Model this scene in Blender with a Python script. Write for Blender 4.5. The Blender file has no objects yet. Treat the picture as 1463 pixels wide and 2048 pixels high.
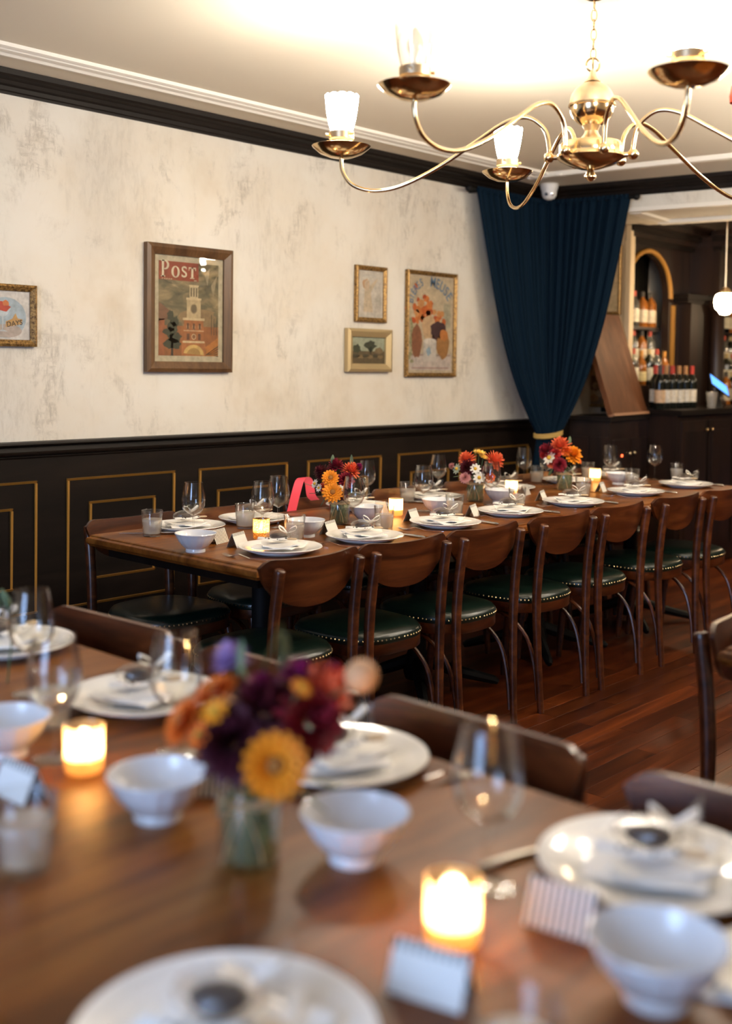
import bpy, math, random
import numpy as np
from mathutils import Vector, Matrix
random.seed(7)
SC = bpy.context.scene
COL = SC.collection
PI = math.pi

# ------------------------------------------------------------------ camera, world, exposure
CAMH = 1.40
FPX, CYP, PITCH, ROLL, YAW = 2239.7, 848.5, .0527865, .0131370, .7472518
fw = Vector((math.cos(YAW)*math.cos(PITCH), math.sin(YAW)*math.cos(PITCH), -math.sin(PITCH)))
_r = Vector((math.sin(YAW), -math.cos(YAW), 0)); _u = _r.cross(fw)
RV = _r*math.cos(ROLL) + _u*math.sin(ROLL)
UV = -_r*math.sin(ROLL) + _u*math.cos(ROLL)
CAM = Vector((0, 0, CAMH))
cd = bpy.data.cameras.new('camera'); cam = bpy.data.objects.new('camera', cd); COL.objects.link(cam)
cd.sensor_fit = 'VERTICAL'; cd.sensor_height = 36.0; cd.sensor_width = 36.0*1463/2048
cd.lens = FPX/2048*36.0
cd.shift_y = -(1024-CYP)/2048
cd.clip_start = 0.02; cd.clip_end = 60
cam.matrix_world = Matrix(((RV.x, UV.x, -fw.x, CAM.x), (RV.y, UV.y, -fw.y, CAM.y), (RV.z, UV.z, -fw.z, CAM.z), (0, 0, 0, 1)))
cd.dof.use_dof = True; cd.dof.focus_distance = 4.3; cd.dof.aperture_fstop = 1.75
SC.camera = cam

W_ = bpy.data.worlds.new('world'); SC.world = W_; W_.use_nodes = True
W_.node_tree.nodes['Background'].inputs[0].default_value = (.30, .45, .85, 1)
W_.node_tree.nodes['Background'].inputs[1].default_value = 1.0

SC.view_settings.view_transform = 'Standard'; SC.view_settings.look = 'None'
SC.view_settings.gamma = 1.0; SC.view_settings.use_curve_mapping = False
SC.view_settings.exposure = 1.48
SC.cycles.max_bounces = 14; SC.cycles.transparent_max_bounces = 40
SC.cycles.caustics_reflective = False; SC.cycles.caustics_refractive = False
SC.cycles.sample_clamp_indirect = 6.0

LAMP_STRENGTH = 62.0          # glow of every lit shade of the chandeliers
LAMP_COL = (1.0, .90, .76)
# dusk light through the street window behind the photographer
dl = bpy.data.lights.new('window_daylight', 'AREA'); dl.shape = 'RECTANGLE'; dl.size = 2.6; dl.size_y = 1.5
dl.energy = 58; dl.color = (.42, .62, 1.0)
dlo = bpy.data.objects.new('window_daylight', dl); COL.objects.link(dlo)
dlo.location = (-2.46, .6, 1.75); dlo.rotation_euler = (0, -PI/2, 0)

# ------------------------------------------------------------------ pixel -> place helpers (pixel gives a direction, the plane gives the distance)
def ray(x, y): return fw + RV*((x-731.5)/FPX) - UV*((y-CYP)/FPX)
def Zp(x, y, z):
    d = ray(x, y); return CAM + d*((z-CAMH)/d.z)
def Yp(x, y, Y):
    d = ray(x, y); return CAM + d*(Y/d.y)
def Dp(x, y, dep): return CAM + ray(x, y)*dep
def depth(p): return (Vector(p)-CAM).dot(fw)

WY = 4.3            # left wall plane
CEIL = 2.588
# partition (right wall) frame
_n = math.hypot(.13, 1)
E1 = Vector((.13, -1, 0))/_n; E2 = Vector((1, .13, 0))/_n; KK = Vector((6.345, 4.3, 0))
def RW(s, t, z): return KK + E1*s + E2*t + Vector((0, 0, z))
RWROT = math.atan2(E1.y, E1.x)

# ------------------------------------------------------------------ mesh builder
class MB:
    def __init__(s): s.v = []; s.f = []
    def add(s, vs, fs):
        o = len(s.v); s.v += [tuple(v) for v in vs]; s.f += [tuple(i+o for i in f) for f in fs]; return s
    def hexa(s, p):   # 8 corners: bottom 4 ccw, top 4 ccw
        return s.add(p, [(3, 2, 1, 0), (4, 5, 6, 7), (0, 1, 5, 4), (1, 2, 6, 5), (2, 3, 7, 6), (3, 0, 4, 7)])
    def box(s, x0, x1, y0, y1, z0, z1):
        return s.hexa([(x0, y0, z0), (x1, y0, z0), (x1, y1, z0), (x0, y1, z0), (x0, y0, z1), (x1, y0, z1), (x1, y1, z1), (x0, y1, z1)])
    def bbox(s, x0, x1, y0, y1, z0, z1, b=.004):     # box with chamfered long edges on top
        s.hexa([(x0, y0, z0), (x1, y0, z0), (x1, y1, z0), (x0, y1, z0), (x0, y0, z1-b), (x1, y0, z1-b), (x1, y1, z1-b), (x0, y1, z1-b)])
        o = len(s.v)-4
        s.f.remove((o, o+1, o+2, o+3))
        s.v += [(x0+b, y0+b, z1), (x1-b, y0+b, z1), (x1-b, y1-b, z1), (x0+b, y1-b, z1)]
        s.f += [(o, o+1, o+5, o+4), (o+1, o+2, o+6, o+5), (o+2, o+3, o+7, o+6), (o+3, o, o+4, o+7), (o+4, o+5, o+6, o+7)]
        return s
    def rbox(s, s0, s1, t0, t1, z0, z1):  # box in the partition frame
        q = [(s0, t0), (s0, t1), (s1, t1), (s1, t0)]
        return s.hexa([RW(a, b, z0) for a, b in q] + [RW(a, b, z1) for a, b in q])
    def lathe(s, prof, seg=32, c=(0, 0, 0), rf=None):
        vs = []; fs = []; rings = []
        for k, (r, z) in enumerate(prof):
            if r < 1e-6:
                rings.append([len(vs)]); vs.append((c[0], c[1], c[2]+z))
            else:
                ring = []
                for i in range(seg):
                    a = 2*PI*i/seg; rr = r*(rf(a, k) if rf else 1)
                    ring.append(len(vs)); vs.append((c[0]+rr*math.cos(a), c[1]+rr*math.sin(a), c[2]+z))
                rings.append(ring)
        for A, B in zip(rings, rings[1:]):
            if len(A) == 1 and len(B) == 1: continue
            for i in range(seg):
                j = (i+1) % seg
                if len(A) == 1: fs.append((A[0], B[j], B[i]))
                elif len(B) == 1: fs.append((A[i], A[j], B[0]))
                else: fs.append((A[i], A[j], B[j], B[i]))
        return s.add(vs, fs)
    def tube(s, pts, rad, seg=10, cap=True, closed=False):
        pts = [Vector(p) for p in pts]; n = len(pts)
        if not hasattr(rad, '__len__'): rad = [rad]*n
        vs = []; fs = []; up = None
        for i, p in enumerate(pts):
            a = pts[(i-1) % n] if (closed or i > 0) else p
            b = pts[(i+1) % n] if (closed or i < n-1) else p
            t = (b-a).normalized()
            if up is None:
                up = Vector((0, 0, 1)) if abs(t.z) < .9 else Vector((1, 0, 0))
            x = (up - t*up.dot(t)).normalized(); y = t.cross(x); up = x
            for k in range(seg):
                an = 2*PI*k/seg
                vs.append(p + (x*math.cos(an) + y*math.sin(an))*rad[i])
        m = n if closed else n-1
        for i in range(m):
            for k in range(seg):
                k2 = (k+1) % seg; i2 = (i+1) % n
                fs.append((i*seg+k, i*seg+k2, i2*seg+k2, i2*seg+k))
        if cap and not closed:
            fs.append(tuple(range(seg-1, -1, -1))); fs.append(tuple((n-1)*seg+k for k in range(seg)))
        return s.add(vs, fs)
    def grid(s, fn, nu, nv, closeu=False):
        vs = [fn(i/(nu if closeu else nu-1), j/(nv-1)) for j in range(nv) for i in range(nu)]
        fs = []
        for j in range(nv-1):
            for i in range(nu if closeu else nu-1):
                i2 = (i+1) % nu
                fs.append((j*nu+i, j*nu+i2, (j+1)*nu+i2, (j+1)*nu+i))
        return s.add(vs, fs)
    def prism(s, poly, z0, z1):
        n = len(poly)
        vs = [(x, y, z0) for x, y in poly] + [(x, y, z1) for x, y in poly]
        fs = [tuple(range(n-1, -1, -1)), tuple(range(n, 2*n))] + [(i, (i+1) % n, n+(i+1) % n, n+i) for i in range(n)]
        return s.add(vs, fs)
    def xprof(s, prof, x0, x1):   # profile of (y,z) swept along x
        n = len(prof)
        vs = [(x0, y, z) for y, z in prof] + [(x1, y, z) for y, z in prof]
        fs = [tuple(range(n)), tuple(range(2*n-1, n-1, -1))] + [((i+1) % n, i, n+i, n+(i+1) % n) for i in range(n)]
        return s.add(vs, fs)
    def frame(s, w, h, bar, dep, y=0):   # picture-frame moulding in xz plane, from y to y-dep, mitred with a raised lip
        hw, hh = w/2, h/2
        out = [(-hw, -hh), (hw, -hh), (hw, hh), (-hw, hh)]
        inn = [(-hw+bar, -hh+bar), (hw-bar, -hh+bar), (hw-bar, hh-bar), (-hw+bar, hh-bar)]
        mid = [(-hw+bar*.35, -hh+bar*.35), (hw-bar*.35, -hh+bar*.35), (hw-bar*.35, hh-bar*.35), (-hw+bar*.35, hh-bar*.35)]
        rings = [(out, y), (out, y-dep*.8), (mid, y-dep), (inn, y-dep*.55), (inn, y)]
        vs = [(x, yy, z) for r, yy in rings for x, z in r]; fs = []
        for k in range(4):
            for i in range(4):
                j = (i+1) % 4
                fs.append((k*4+i, k*4+j, (k+1)*4+j, (k+1)*4+i))
        return s.add(vs, fs)
    def move(s, M):
        s.v = [tuple(M @ Vector(v)) for v in s.v]; return s
    def mesh(s, name, mat, smooth=40):
        me = bpy.data.meshes.new(name); me.from_pydata(s.v, [], s.f); me.update()
        if mat: me.materials.append(mat)
        if smooth:
            me.polygons.foreach_set('use_smooth', [True]*len(me.polygons))
            me.set_sharp_from_angle(angle=math.radians(smooth))
        return me
    def build(s, name, mat, parent=None, smooth=40, recalc=False):
        me = s.mesh(name, mat, smooth)
        if recalc:
            import bmesh
            bm = bmesh.new(); bm.from_mesh(me); bmesh.ops.recalc_face_normals(bm, faces=bm.faces); bm.to_mesh(me); bm.free()
        o = bpy.data.objects.new(name, me); COL.objects.link(o)
        if parent: o.parent = parent
        return o

def tag(o, label=None, cat=None, group=None, kind=None):
    if label: o['label'] = label
    if cat: o['category'] = cat
    if group: o['group'] = group
    if kind: o['kind'] = kind
    return o
def empty(name, loc=(0, 0, 0), rz=0, label=None, cat=None, group=None, kind=None):
    o = bpy.data.objects.new(name, None); COL.objects.link(o); o.location = loc; o.rotation_euler = (0, 0, rz)
    o.empty_display_size = .05
    return tag(o, label, cat, group, kind)
def struct(name, mb, mat, parent=None, smooth=0, label=None):
    o = mb.build(name, mat, parent, smooth)
    if parent is None: o['kind'] = 'structure'
    if label: o['label'] = label
    return o
KIDS = {}
def copy_tree(o, loc, rz, label, group=None, rx=0, ry=0):
    def rec(a, par):
        c = a.copy(); COL.objects.link(c)
        if par: c.parent = par
        for ch in KIDS.get(a.name) or list(a.children): rec(ch, c)
        return c
    c = rec(o, None); c.location = loc; c.rotation_euler = (rx, ry, rz); c['label'] = label
    if group: c['group'] = group
    return c
class Proto:      # first use places the original, later uses place copies
    def __init__(s, root): s.root = root; s.used = False
    def put(s, loc, rz, label, group=None, rx=0, ry=0):
        if not s.used:
            s.used = True; r = s.root; r.location = loc; r.rotation_euler = (rx, ry, rz); r['label'] = label
            if group: r['group'] = group
        else: r = copy_tree(s.root, loc, rz, label, group, rx, ry)
        k = s.root.name.split('.')[0]
        if k in FOOT: REG.append([r, k])
        return r
# table things keep clear of one another: (radius at the foot, widest radius, fixed)
FOOT = {'dinner_plate': (.1475, .1475, True), 'footed_bowl': (.056, .0735, False), 'wine_glass': (.037, .0455, False), 'water_tumbler': (.035, .042, False),
        'votive_candle': (.032, .032, False), 'place_card': (.040, .040, False), 'jar_vase': (.042, .043, True)}
REG = []
def settle():
    for it in range(60):
        moved = False
        for i in range(len(REG)):
            for j in range(i):
                (a, ka), (b, kb) = REG[i], REG[j]
                fa, fb = FOOT[ka], FOOT[kb]
                pl = 'dinner_plate' in (ka, kb)
                need = (fa[0]+fb[0] if pl else fa[1]+fb[1])+.002
                d = a.location-b.location; d.z = 0
                if d.length >= need or d.length < 1e-6 or (fa[2] and fb[2]): continue
                moved = True
                m_, o_ = (a, b) if not fa[2] else (b, a)      # slide the looser one to or from the photographer
                u = Vector((m_.location.x, m_.location.y, 0)).normalized(); e = m_.location-o_.location; e.z = 0
                bq = e.dot(u); cq = e.length_squared-need*need; disc = math.sqrt(max(0, bq*bq-cq))
                ts = sorted((-bq-disc, -bq+disc), key=abs)
                for t_ in ts:
                    q_ = m_.location+u*(t_*1.01)
                    if q_.x > 1.6 and (q_.y > 3.57 or q_.y < 2.70 or q_.x > 5.97): continue
                    if q_.x <= 1.6 and q_.x > 1.40: continue
                    m_.location = q_; break
                else: m_.location += e.normalized()*(need-e.length)
        if not moved: break
def catmull(P, n=6, closed=False):
    P = [Vector(p) for p in P]; out = []; m = len(P)
    for i in range(m if closed else m-1):
        if closed: a, b, c, d = P[i-1], P[i], P[(i+1) % m], P[(i+2) % m]
        else: a, b, c, d = P[max(i-1, 0)], P[i], P[i+1], P[min(i+2, m-1)]
        for k in range(n):
            t = k/n
            out.append(.5*((2*b) + (c-a)*t + (2*a-5*b+4*c-d)*t*t + (3*b-a-3*c+d)*t**3))
    if not closed: out.append(P[-1])
    return out

# ------------------------------------------------------------------ materials
MATS = {}
def pbr(name, col, rough=.5, metal=0, coat=0, spec=.5, emit=None, es=0, trans=0, sheen=0):
    m = bpy.data.materials.new(name); m.use_nodes = True
    b = m.node_tree.nodes['Principled BSDF']
    b.inputs['Base Color'].default_value = (*col, 1); b.inputs['Roughness'].default_value = rough
    b.inputs['Metallic'].default_value = metal; b.inputs['Coat Weight'].default_value = coat; b.inputs['Coat Roughness'].default_value = max(.12, rough*.75)
    b.inputs['Specular IOR Level'].default_value = spec; b.inputs['Sheen Weight'].default_value = sheen
    if emit: b.inputs['Emission Color'].default_value = (*emit, 1); b.inputs['Emission Strength'].default_value = es
    MATS[name] = m; return m
def nd(m, t, **kw):
    n = m.node_tree.nodes.new(t)
    for k, v in kw.items():
        if k in n.bl_rna.properties and not k.startswith('i_'): setattr(n, k, v)
    return n
def lk(m, a, b): m.node_tree.links.new(a, b)
def coords(m, scale=(1, 1, 1), kind='Object', rot=(0, 0, 0)):
    tc = nd(m, 'ShaderNodeTexCoord'); mp = nd(m, 'ShaderNodeMapping')
    mp.inputs['Scale'].default_value = scale; mp.inputs['Rotation'].default_value = rot
    lk(m, tc.outputs[kind], mp.inputs['Vector']); return mp.outputs['Vector']
def noise(m, vec, scale, detail=4, rough=.6, dist=0):
    n = nd(m, 'ShaderNodeTexNoise'); n.inputs['Scale'].default_value = scale; n.inputs['Detail'].default_value = detail
    n.inputs['Roughness'].default_value = rough; n.inputs['Distortion'].default_value = dist
    lk(m, vec, n.inputs['Vector']); return n.outputs['Fac']
def ramp(m, fac, stops):
    r = nd(m, 'ShaderNodeValToRGB'); e = r.color_ramp.elements
    while len(e) > 1: e.remove(e[-1])
    e[0].position = stops[0][0]; e[0].color = (*stops[0][1], 1)
    for p, c in stops[1:]:
        k = e.new(p); k.color = (*c, 1)
    lk(m, fac, r.inputs['Fac']); return r.outputs['Color']
def mathn(m, op, a, b=None, clamp=False):
    n = nd(m, 'ShaderNodeMath'); n.operation = op; n.use_clamp = clamp
    for i, v in enumerate((a, b)):
        if v is None: continue
        if isinstance(v, (int, float)): n.inputs[i].default_value = v
        else: lk(m, v, n.inputs[i])
    return n.outputs[0]
def mixc(m, fac, a, b, mode='MIX'):
    n = nd(m, 'ShaderNodeMix'); n.data_type = 'RGBA'; n.blend_type = mode
    for i, v in ((0, fac), (6, a), (7, b)):
        if isinstance(v, (int, float)): n.inputs[i].default_value = v
        elif isinstance(v, tuple): n.inputs[i].default_value = (*v, 1)
        else: lk(m, v, n.inputs[i])
    return n.outputs[2]
def bsdf(m): return m.node_tree.nodes['Principled BSDF']
def bump(m, h, strength=.2, dist=.01):
    b = nd(m, 'ShaderNodeBump'); b.inputs['Strength'].default_value = strength; b.inputs['Distance'].default_value = dist
    lk(m, h, b.inputs['Height']); lk(m, b.outputs[0], bsdf(m).inputs['Normal'])
def wood(name, dark, mid, light, axis='x', rough=.35, coat=.3, ringscale=1.0, rand=0.0, fine=60, kind='Object'):
    m = pbr(name, mid, rough, coat=coat)
    st = {'x': (1.2, 12, 12), 'y': (12, 1.2, 12), 'z': (12, 12, 1.2)}[axis]
    v = coords(m, tuple(a*ringscale for a in st), kind)
    oi = nd(m, 'ShaderNodeObjectInfo')
    va = nd(m, 'ShaderNodeVectorMath'); va.operation = 'MULTIPLY_ADD'
    cmb = nd(m, 'ShaderNodeCombineXYZ')
    for i in range(3): lk(m, oi.outputs['Random'], cmb.inputs[i])
    lk(m, cmb.outputs[0], va.inputs[0]); va.inputs[1].default_value = (37, 23, 51); lk(m, v, va.inputs[2]); v = va.outputs[0]
    a = noise(m, v, 1.0, 6, .62, .9)
    b = noise(m, v, 5.0, 3, .7, .2)
    c = ramp(m, a, [(.28, dark), (.5, mid), (.74, light)])
    d = ramp(m, b, [(.3, (.72, .72, .72)), (.62, (1, 1, 1))])
    col = mixc(m, .8, c, d, 'MULTIPLY')
    if rand:
        rr = ramp(m, oi.outputs['Random'], [(0, (1-rand, 1-rand, 1-rand)), (1, (1+rand*.6, 1+rand*.5, 1+rand*.4))])
        col = mixc(m, 1.0, col, rr, 'MULTIPLY')
    lk(m, col, bsdf(m).inputs['Base Color'])
    bump(m, b, .12, .002)
    return m

M_chair = wood('chair_walnut', (.016, .0038, .0013), (.085, .0205, .0052), (.185, .054, .0135), 'x', .32, .3, 1.3, .3)
M_table = wood('table_oak', (.046, .0115, .0018), (.195, .058, .0072), (.34, .130, .024), 'x', .36, .0, .8)
M_table.node_tree.nodes['Principled BSDF'].inputs['Specular IOR Level'].default_value = .22
M_floor = wood('floor_boards', (.022, .0042, .0010), (.090, .019, .0038), (.190, .048, .0100), 'x', .36, .0, .9, .5)
M_floor.node_tree.nodes['Principled BSDF'].inputs['Specular IOR Level'].default_value = .3
M_dark = wood('dark_stained_wood', (.004, .0022, .0015), (.0085, .005, .0034), (.016, .0095, .0065), 'x', .5, .0, .7)
M_dark.node_tree.nodes['Principled BSDF'].inputs['Specular IOR Level'].default_value = .18
M_barwood = wood('bar_mahogany', (.006, .003, .002), (.017, .008, .0048), (.034, .015, .008), 'z', .4, .1, .7)
M_barwood.node_tree.nodes['Principled BSDF'].inputs['Specular IOR Level'].default_value = .35
M_flap = wood('flap_wood', (.085, .028, .010), (.135, .048, .017), (.22, .09, .038), 'z', .6, .0, .5)
M_flap.node_tree.nodes['Principled BSDF'].inputs['Specular IOR Level'].default_value = .2
M_black = pbr('black_iron', (.005, .005, .005), .6, spec=.25)
M_brass = pbr('brass', (.76, .56, .31), .16, 1.0)
M_brassd = pbr('brushed_brass', (.80, .63, .40), .33, 1.0)
M_gold = pbr('gold_paint', (.40, .195, .035), .42, .3)
M_goldf = pbr('gilt_frame', (.46, .27, .085), .38, .55)
def spotted(m, dark, sc=60):
    c = ramp(m, noise(m, coords(m), sc, 5, .7), [(.38, dark), (.6, tuple(bsdf(m).inputs['Base Color'].default_value)[:3])])
    lk(m, c, bsdf(m).inputs['Base Color'])
spotted(M_goldf, (.10, .05, .015), 90)
M_frame = wood('frame_oak', (.05, .022, .008), (.12, .056, .02), (.17, .085, .03), 'z', .4, .2, 1.6)
M_white = pbr('white_china', (.88, .86, .81), .12, coat=.3)
M_bowl = pbr('white_glazed_bowl', (.76, .755, .75), .14, coat=.3)
M_napkin = pbr('white_linen', (.90, .875, .82), .8)
bump(M_napkin, noise(M_napkin, coords(M_napkin), 30, 3), .4, .004)
M_paper = pbr('white_card', (.80, .77, .70), .7)
M_silver = pbr('silver', (.75, .72, .68), .18, 1.0)
M_nail = pbr('brass_nail', (.62, .47, .27), .3, 1.0)
M_leather = pbr('green_leather', (.0055, .015, .0105), .28, coat=.25)
bump(M_leather, noise(M_leather, coords(M_leather), 140, 3), .25, .001)
M_pinkrib = pbr('pink_satin', (.85, .055, .10), .4, sheen=.3)
M_camera = pbr('white_plastic', (.75, .73, .70), .3)
M_lens = pbr('dark_lens', (.02, .02, .025), .08)
M_rope = pbr('gold_rope', (.55, .36, .10), .6, .1)
M_twine = pbr('twine', (.45, .30, .15), .9)
M_stem = pbr('green_stem', (.05, .10, .03), .6)
M_leaf = pbr('grey_green_leaf', (.16, .22, .11), .6)
M_leafd = pbr('deep_green_leaf', (.035, .075, .03), .55)
M_wax = None

def thin_glass(name, tint=(1, 1, 1), base=.03, edge=.75, power=3.0, rough=0.0, white=0.0, wcol=(.9, .88, .82)):
    m = bpy.data.materials.new(name); m.use_nodes = True; nt = m.node_tree; nt.nodes.clear()
    out = nd(m, 'ShaderNodeOutputMaterial'); tr = nd(m, 'ShaderNodeBsdfTransparent'); gl = nd(m, 'ShaderNodeBsdfGlossy')
    tr.inputs[0].default_value = (*tint, 1); gl.inputs['Roughness'].default_value = rough
    lw = nd(m, 'ShaderNodeLayerWeight'); lw.inputs[0].default_value = .5
    f = mathn(m, 'POWER', lw.outputs['Facing'], power)
    f = mathn(m, 'MULTIPLY_ADD', f, edge); f.node.inputs[2].default_value = base
    mx = nd(m, 'ShaderNodeMixShader'); lk(m, f, mx.inputs[0]); lk(m, tr.outputs[0], mx.inputs[1]); lk(m, gl.outputs[0], mx.inputs[2])
    last = mx
    if white:
        df = nd(m, 'ShaderNodeBsdfDiffuse'); tl = nd(m, 'ShaderNodeBsdfTranslucent'); ad = nd(m, 'ShaderNodeMixShader'); ad.inputs[0].default_value = .5
        df.inputs[0].default_value = (*wcol, 1); tl.inputs[0].default_value = (*wcol, 1)
        lk(m, df.outputs[0], ad.inputs[1]); lk(m, tl.outputs[0], ad.inputs[2])
        m2 = nd(m, 'ShaderNodeMixShader'); m2.inputs[0].default_value = white
        lk(m, mx.outputs[0], m2.inputs[1]); lk(m, ad.outputs[0], m2.inputs[2]); last = m2
    lk(m, last.outputs[0], out.inputs[0]); return m
M_glass = thin_glass('clear_glass', (.985, .985, .975), .035, .95, 2.6)
M_pane = thin_glass('picture_glazing', (1, 1, 1), .05, .6, 3)
M_water = thin_glass('water', (.97, .97, .94), .05, .5, 3, .05, .38, (.98, .96, .91))
M_vwater = thin_glass('vase_water', (.80, .84, .66), .05, .5, 3, .05, .26, (.60, .62, .42))
M_cello = thin_glass('cellophane', (.95, .94, .92), .05, .5, 2.2, .10, .05)
M_bottleg = thin_glass('green_bottle_glass', (.10, .14, .08), .06, .6, 3)
M_bottleb = pbr('dark_wine_glass', (.006, .008, .006), .08)
M_bottlec = thin_glass('pale_bottle_glass', (.75, .78, .70), .08, .7, 2, .03, .10)
M_amberb = pbr('amber_spirit', (.30, .10, .015), .1)
M_mirror = pbr('aged_mirror', (.40, .39, .36), .22, 1.0)
def lit_glass(name, col, tl=.55, dots=False):
    m = bpy.data.materials.new(name); m.use_nodes = True; nt = m.node_tree; nt.nodes.clear()
    out = nd(m, 'ShaderNodeOutputMaterial'); tr = nd(m, 'ShaderNodeBsdfTransparent'); t = nd(m, 'ShaderNodeBsdfTranslucent'); g = nd(m, 'ShaderNodeBsdfGlossy')
    tr.inputs[0].default_value = (1, .93, .82, 1); t.inputs[0].default_value = (*col, 1); g.inputs['Roughness'].default_value = .08
    a = nd(m, 'ShaderNodeMixShader'); a.inputs[0].default_value = tl
    if dots:
        vo = nd(m, 'ShaderNodeTexVoronoi'); vo.inputs['Scale'].default_value = 190; lk(m, coords(m), vo.inputs['Vector'])
        st = mathn(m, 'GREATER_THAN', vo.outputs['Distance'], .42)
        cc = mixc(m, st, col, (.35, .20, .08)); lk(m, cc, t.inputs[0])
    lk(m, tr.outputs[0], a.inputs[1]); lk(m, t.outputs[0], a.inputs[2])
    b = nd(m, 'ShaderNodeMixShader'); b.inputs[0].default_value = .07; lk(m, a.outputs[0], b.inputs[1]); lk(m, g.outputs[0], b.inputs[2])
    lk(m, b.outputs[0], out.inputs[0]); return m
M_votive = lit_glass('amber_votive_glass', (1, .80, .55), .8)
M_votdots = lit_glass('speckled_gold_votive_glass', (1, .72, .40), .85, True)
M_waxm = lit_glass('candle_wax', (1, .90, .72), .97)
def emitter(name, col, s):
    m = bpy.data.materials.new(name); m.use_nodes = True; nt = m.node_tree; nt.nodes.clear()
    out = nd(m, 'ShaderNodeOutputMaterial'); e = nd(m, 'ShaderNodeEmission'); e.inputs[0].default_value = (*col, 1); e.inputs[1].default_value = s
    lk(m, e.outputs[0], out.inputs[0]); return m
M_shade = emitter('lit_frosted_shade', LAMP_COL, LAMP_STRENGTH)
M_flame = emitter('candle_flame', (1, .72, .35), 160)
M_screen = emitter('tablet_screen', (.12, .36, 1), .9)
M_led = emitter('red_indicator', (1, .10, .03), 3)
M_globe = emitter('lit_globe', (1, .74, .45), 30)

# distressed plaster
M_plaster = pbr('distressed_plaster', (.70, .58, .43), .75)
def _pl(m):
    v = coords(m)
    def lin(x, lo, hi):
        n = nd(m, 'ShaderNodeMapRange'); n.interpolation_type = 'SMOOTHSTEP'
        n.inputs['From Min'].default_value = lo; n.inputs['From Max'].default_value = hi
        lk(m, x, n.inputs['Value']); return n.outputs['Result']
    base = ramp(m, noise(m, v, 1.4, 5, .62), [(.30, (.62, .535, .41)), (.45, (.71, .65, .545)), (.60, (.735, .695, .61)), (.78, (.76, .73, .66))])
    # broad worn zones, ragged blotches inside them, brushed vertically and horizontally
    zone = lin(noise(m, coords(m, (1, 1, .8)), 1.3, 3, .55), .33, .56)
    blot = lin(noise(m, coords(m, (1, 1, .62)), 5.0, 9, .68, .5), .485, .64)
    vert = lin(noise(m, coords(m, (1, 1, .26)), 40, 7, .74, .5), .42, .62)
    hor = lin(noise(m, coords(m, (.26, 1, 1)), 34, 7, .74, .5), .43, .62)
    grain = mathn(m, 'MAXIMUM', vert, mathn(m, 'MULTIPLY', hor, .8))
    a = mathn(m, 'MULTIPLY', mathn(m, 'MULTIPLY', zone, blot), grain)
    soft = mathn(m, 'MULTIPLY', lin(noise(m, coords(m, (1, 1, .5)), 3.2, 6, .65), .44, .70), .42)
    soft = mathn(m, 'MULTIPLY', soft, mathn(m, 'ADD', mathn(m, 'MULTIPLY', vert, .7), .3))
    sc = mathn(m, 'MAXIMUM', mathn(m, 'MULTIPLY', a, .70), soft)
    c = mixc(m, sc, base, (.38, .34, .275))
    lk(m, c, bsdf(m).inputs['Base Color'])
    bump(m, mathn(m, 'SUBTRACT', mathn(m, 'MULTIPLY', noise(m, v, 9, 5, .6), .6), sc), .22, .003)
_pl(M_plaster)
M_ceil = pbr('ceiling_paint', (.76, .685, .56), .8)
bump(M_ceil, noise(M_ceil, coords(M_ceil), 3, 3), .1, .01)
M_cornice = pbr('cornice_paint', (.84, .80, .72), .6)
M_cream = pbr('cream_paint', (.66, .52, .34), .7)
M_velvet = pbr('blue_velvet', (.0016, .0105, .0225), .85, sheen=.10)
bsdf(M_velvet).inputs['Specular IOR Level'].default_value = .12; bsdf(M_velvet).inputs['Sheen Tint'].default_value = (.25, .45, .8, 1); bsdf(M_velvet).inputs['Sheen Roughness'].default_value = .4

# ------------------------------------------------------------------ room shell
X0, X1, Y0 = -2.5, 11.5, -3.2
fl = struct('floor', MB().box(X0, X1, Y0, WY+.1, -.12, -.012), M_floor, label='reddish brown hardwood floor running along the panelled wall')
pl_me = {}
def plank_mesh(L, w):
    key = (round(L, 2), w)
    if key not in pl_me:
        pl_me[key] = MB().bbox(0, L-.0015, 0, w-.0012, -.012, 0, .0005).mesh('plank', M_floor, 0)
    return pl_me[key]
PW = .083
for j in range(35):
    y = -.22 + j*PW
    x = -.75 + random.choice((0, .12, .31, .47, .66))
    xs = 1.0
    k = 0
    # start beside whatever the view allows, run to the bar
    while x < 6.45:
        L = random.choice((.62, .78, .94, 1.10, 1.26))
        o = bpy.data.objects.new('plank', plank_mesh(L, PW)); COL.objects.link(o); o.parent = fl; o.location = (x, y, 0)
        x += L
struct('ceiling', MB().box(X0, X1, Y0, WY+.1, CEIL, CEIL+.1), M_ceil, label='cream painted ceiling')
wl = struct('wall_left', MB().box(X0, X1, WY, WY+.1, 0, CEIL), M_plaster, label='distressed cream plaster wall above dark panelling')
# near wall with the street window
w0, w1, h0, h1 = -.75, 1.95, .95, 2.55-.05
wn = MB().box(X0-.1, X0, Y0, w0, 0, CEIL).box(X0-.1, X0, w1, WY, 0, CEIL).box(X0-.1, X0, w0, w1, 0, h0).box(X0-.1, X0, w0, w1, h1, CEIL)
struct('wall_near', wn, M_cream, label='cream wall with the street window')
wf = MB()
for a in (w0, (w0+w1)/2-.025, w1-.05): wf.box(X0-.06, X0-.01, a, a+.05, h0, h1)
for a in (h0, h1-.05): wf.box(X0-.06, X0-.01, w0, w1, a, a+.05)
struct('window_1', wf, M_dark, label='dark framed street window behind the tables')
struct('wall_right', MB().box(X0, X1, Y0-.1, Y0, 0, CEIL), M_cream, label='cream wall on the far right of the room')
struct('wall_far', MB().box(X1, X1+.1, Y0, WY, 0, CEIL), M_barwood, label='dark wall at the end of the bar')

# wainscot on the left wall
wains = struct('wainscot_panelling', MB().box(-2.5, 6.4, WY-.022, WY, 0, 1.0), M_dark, wl)
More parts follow.
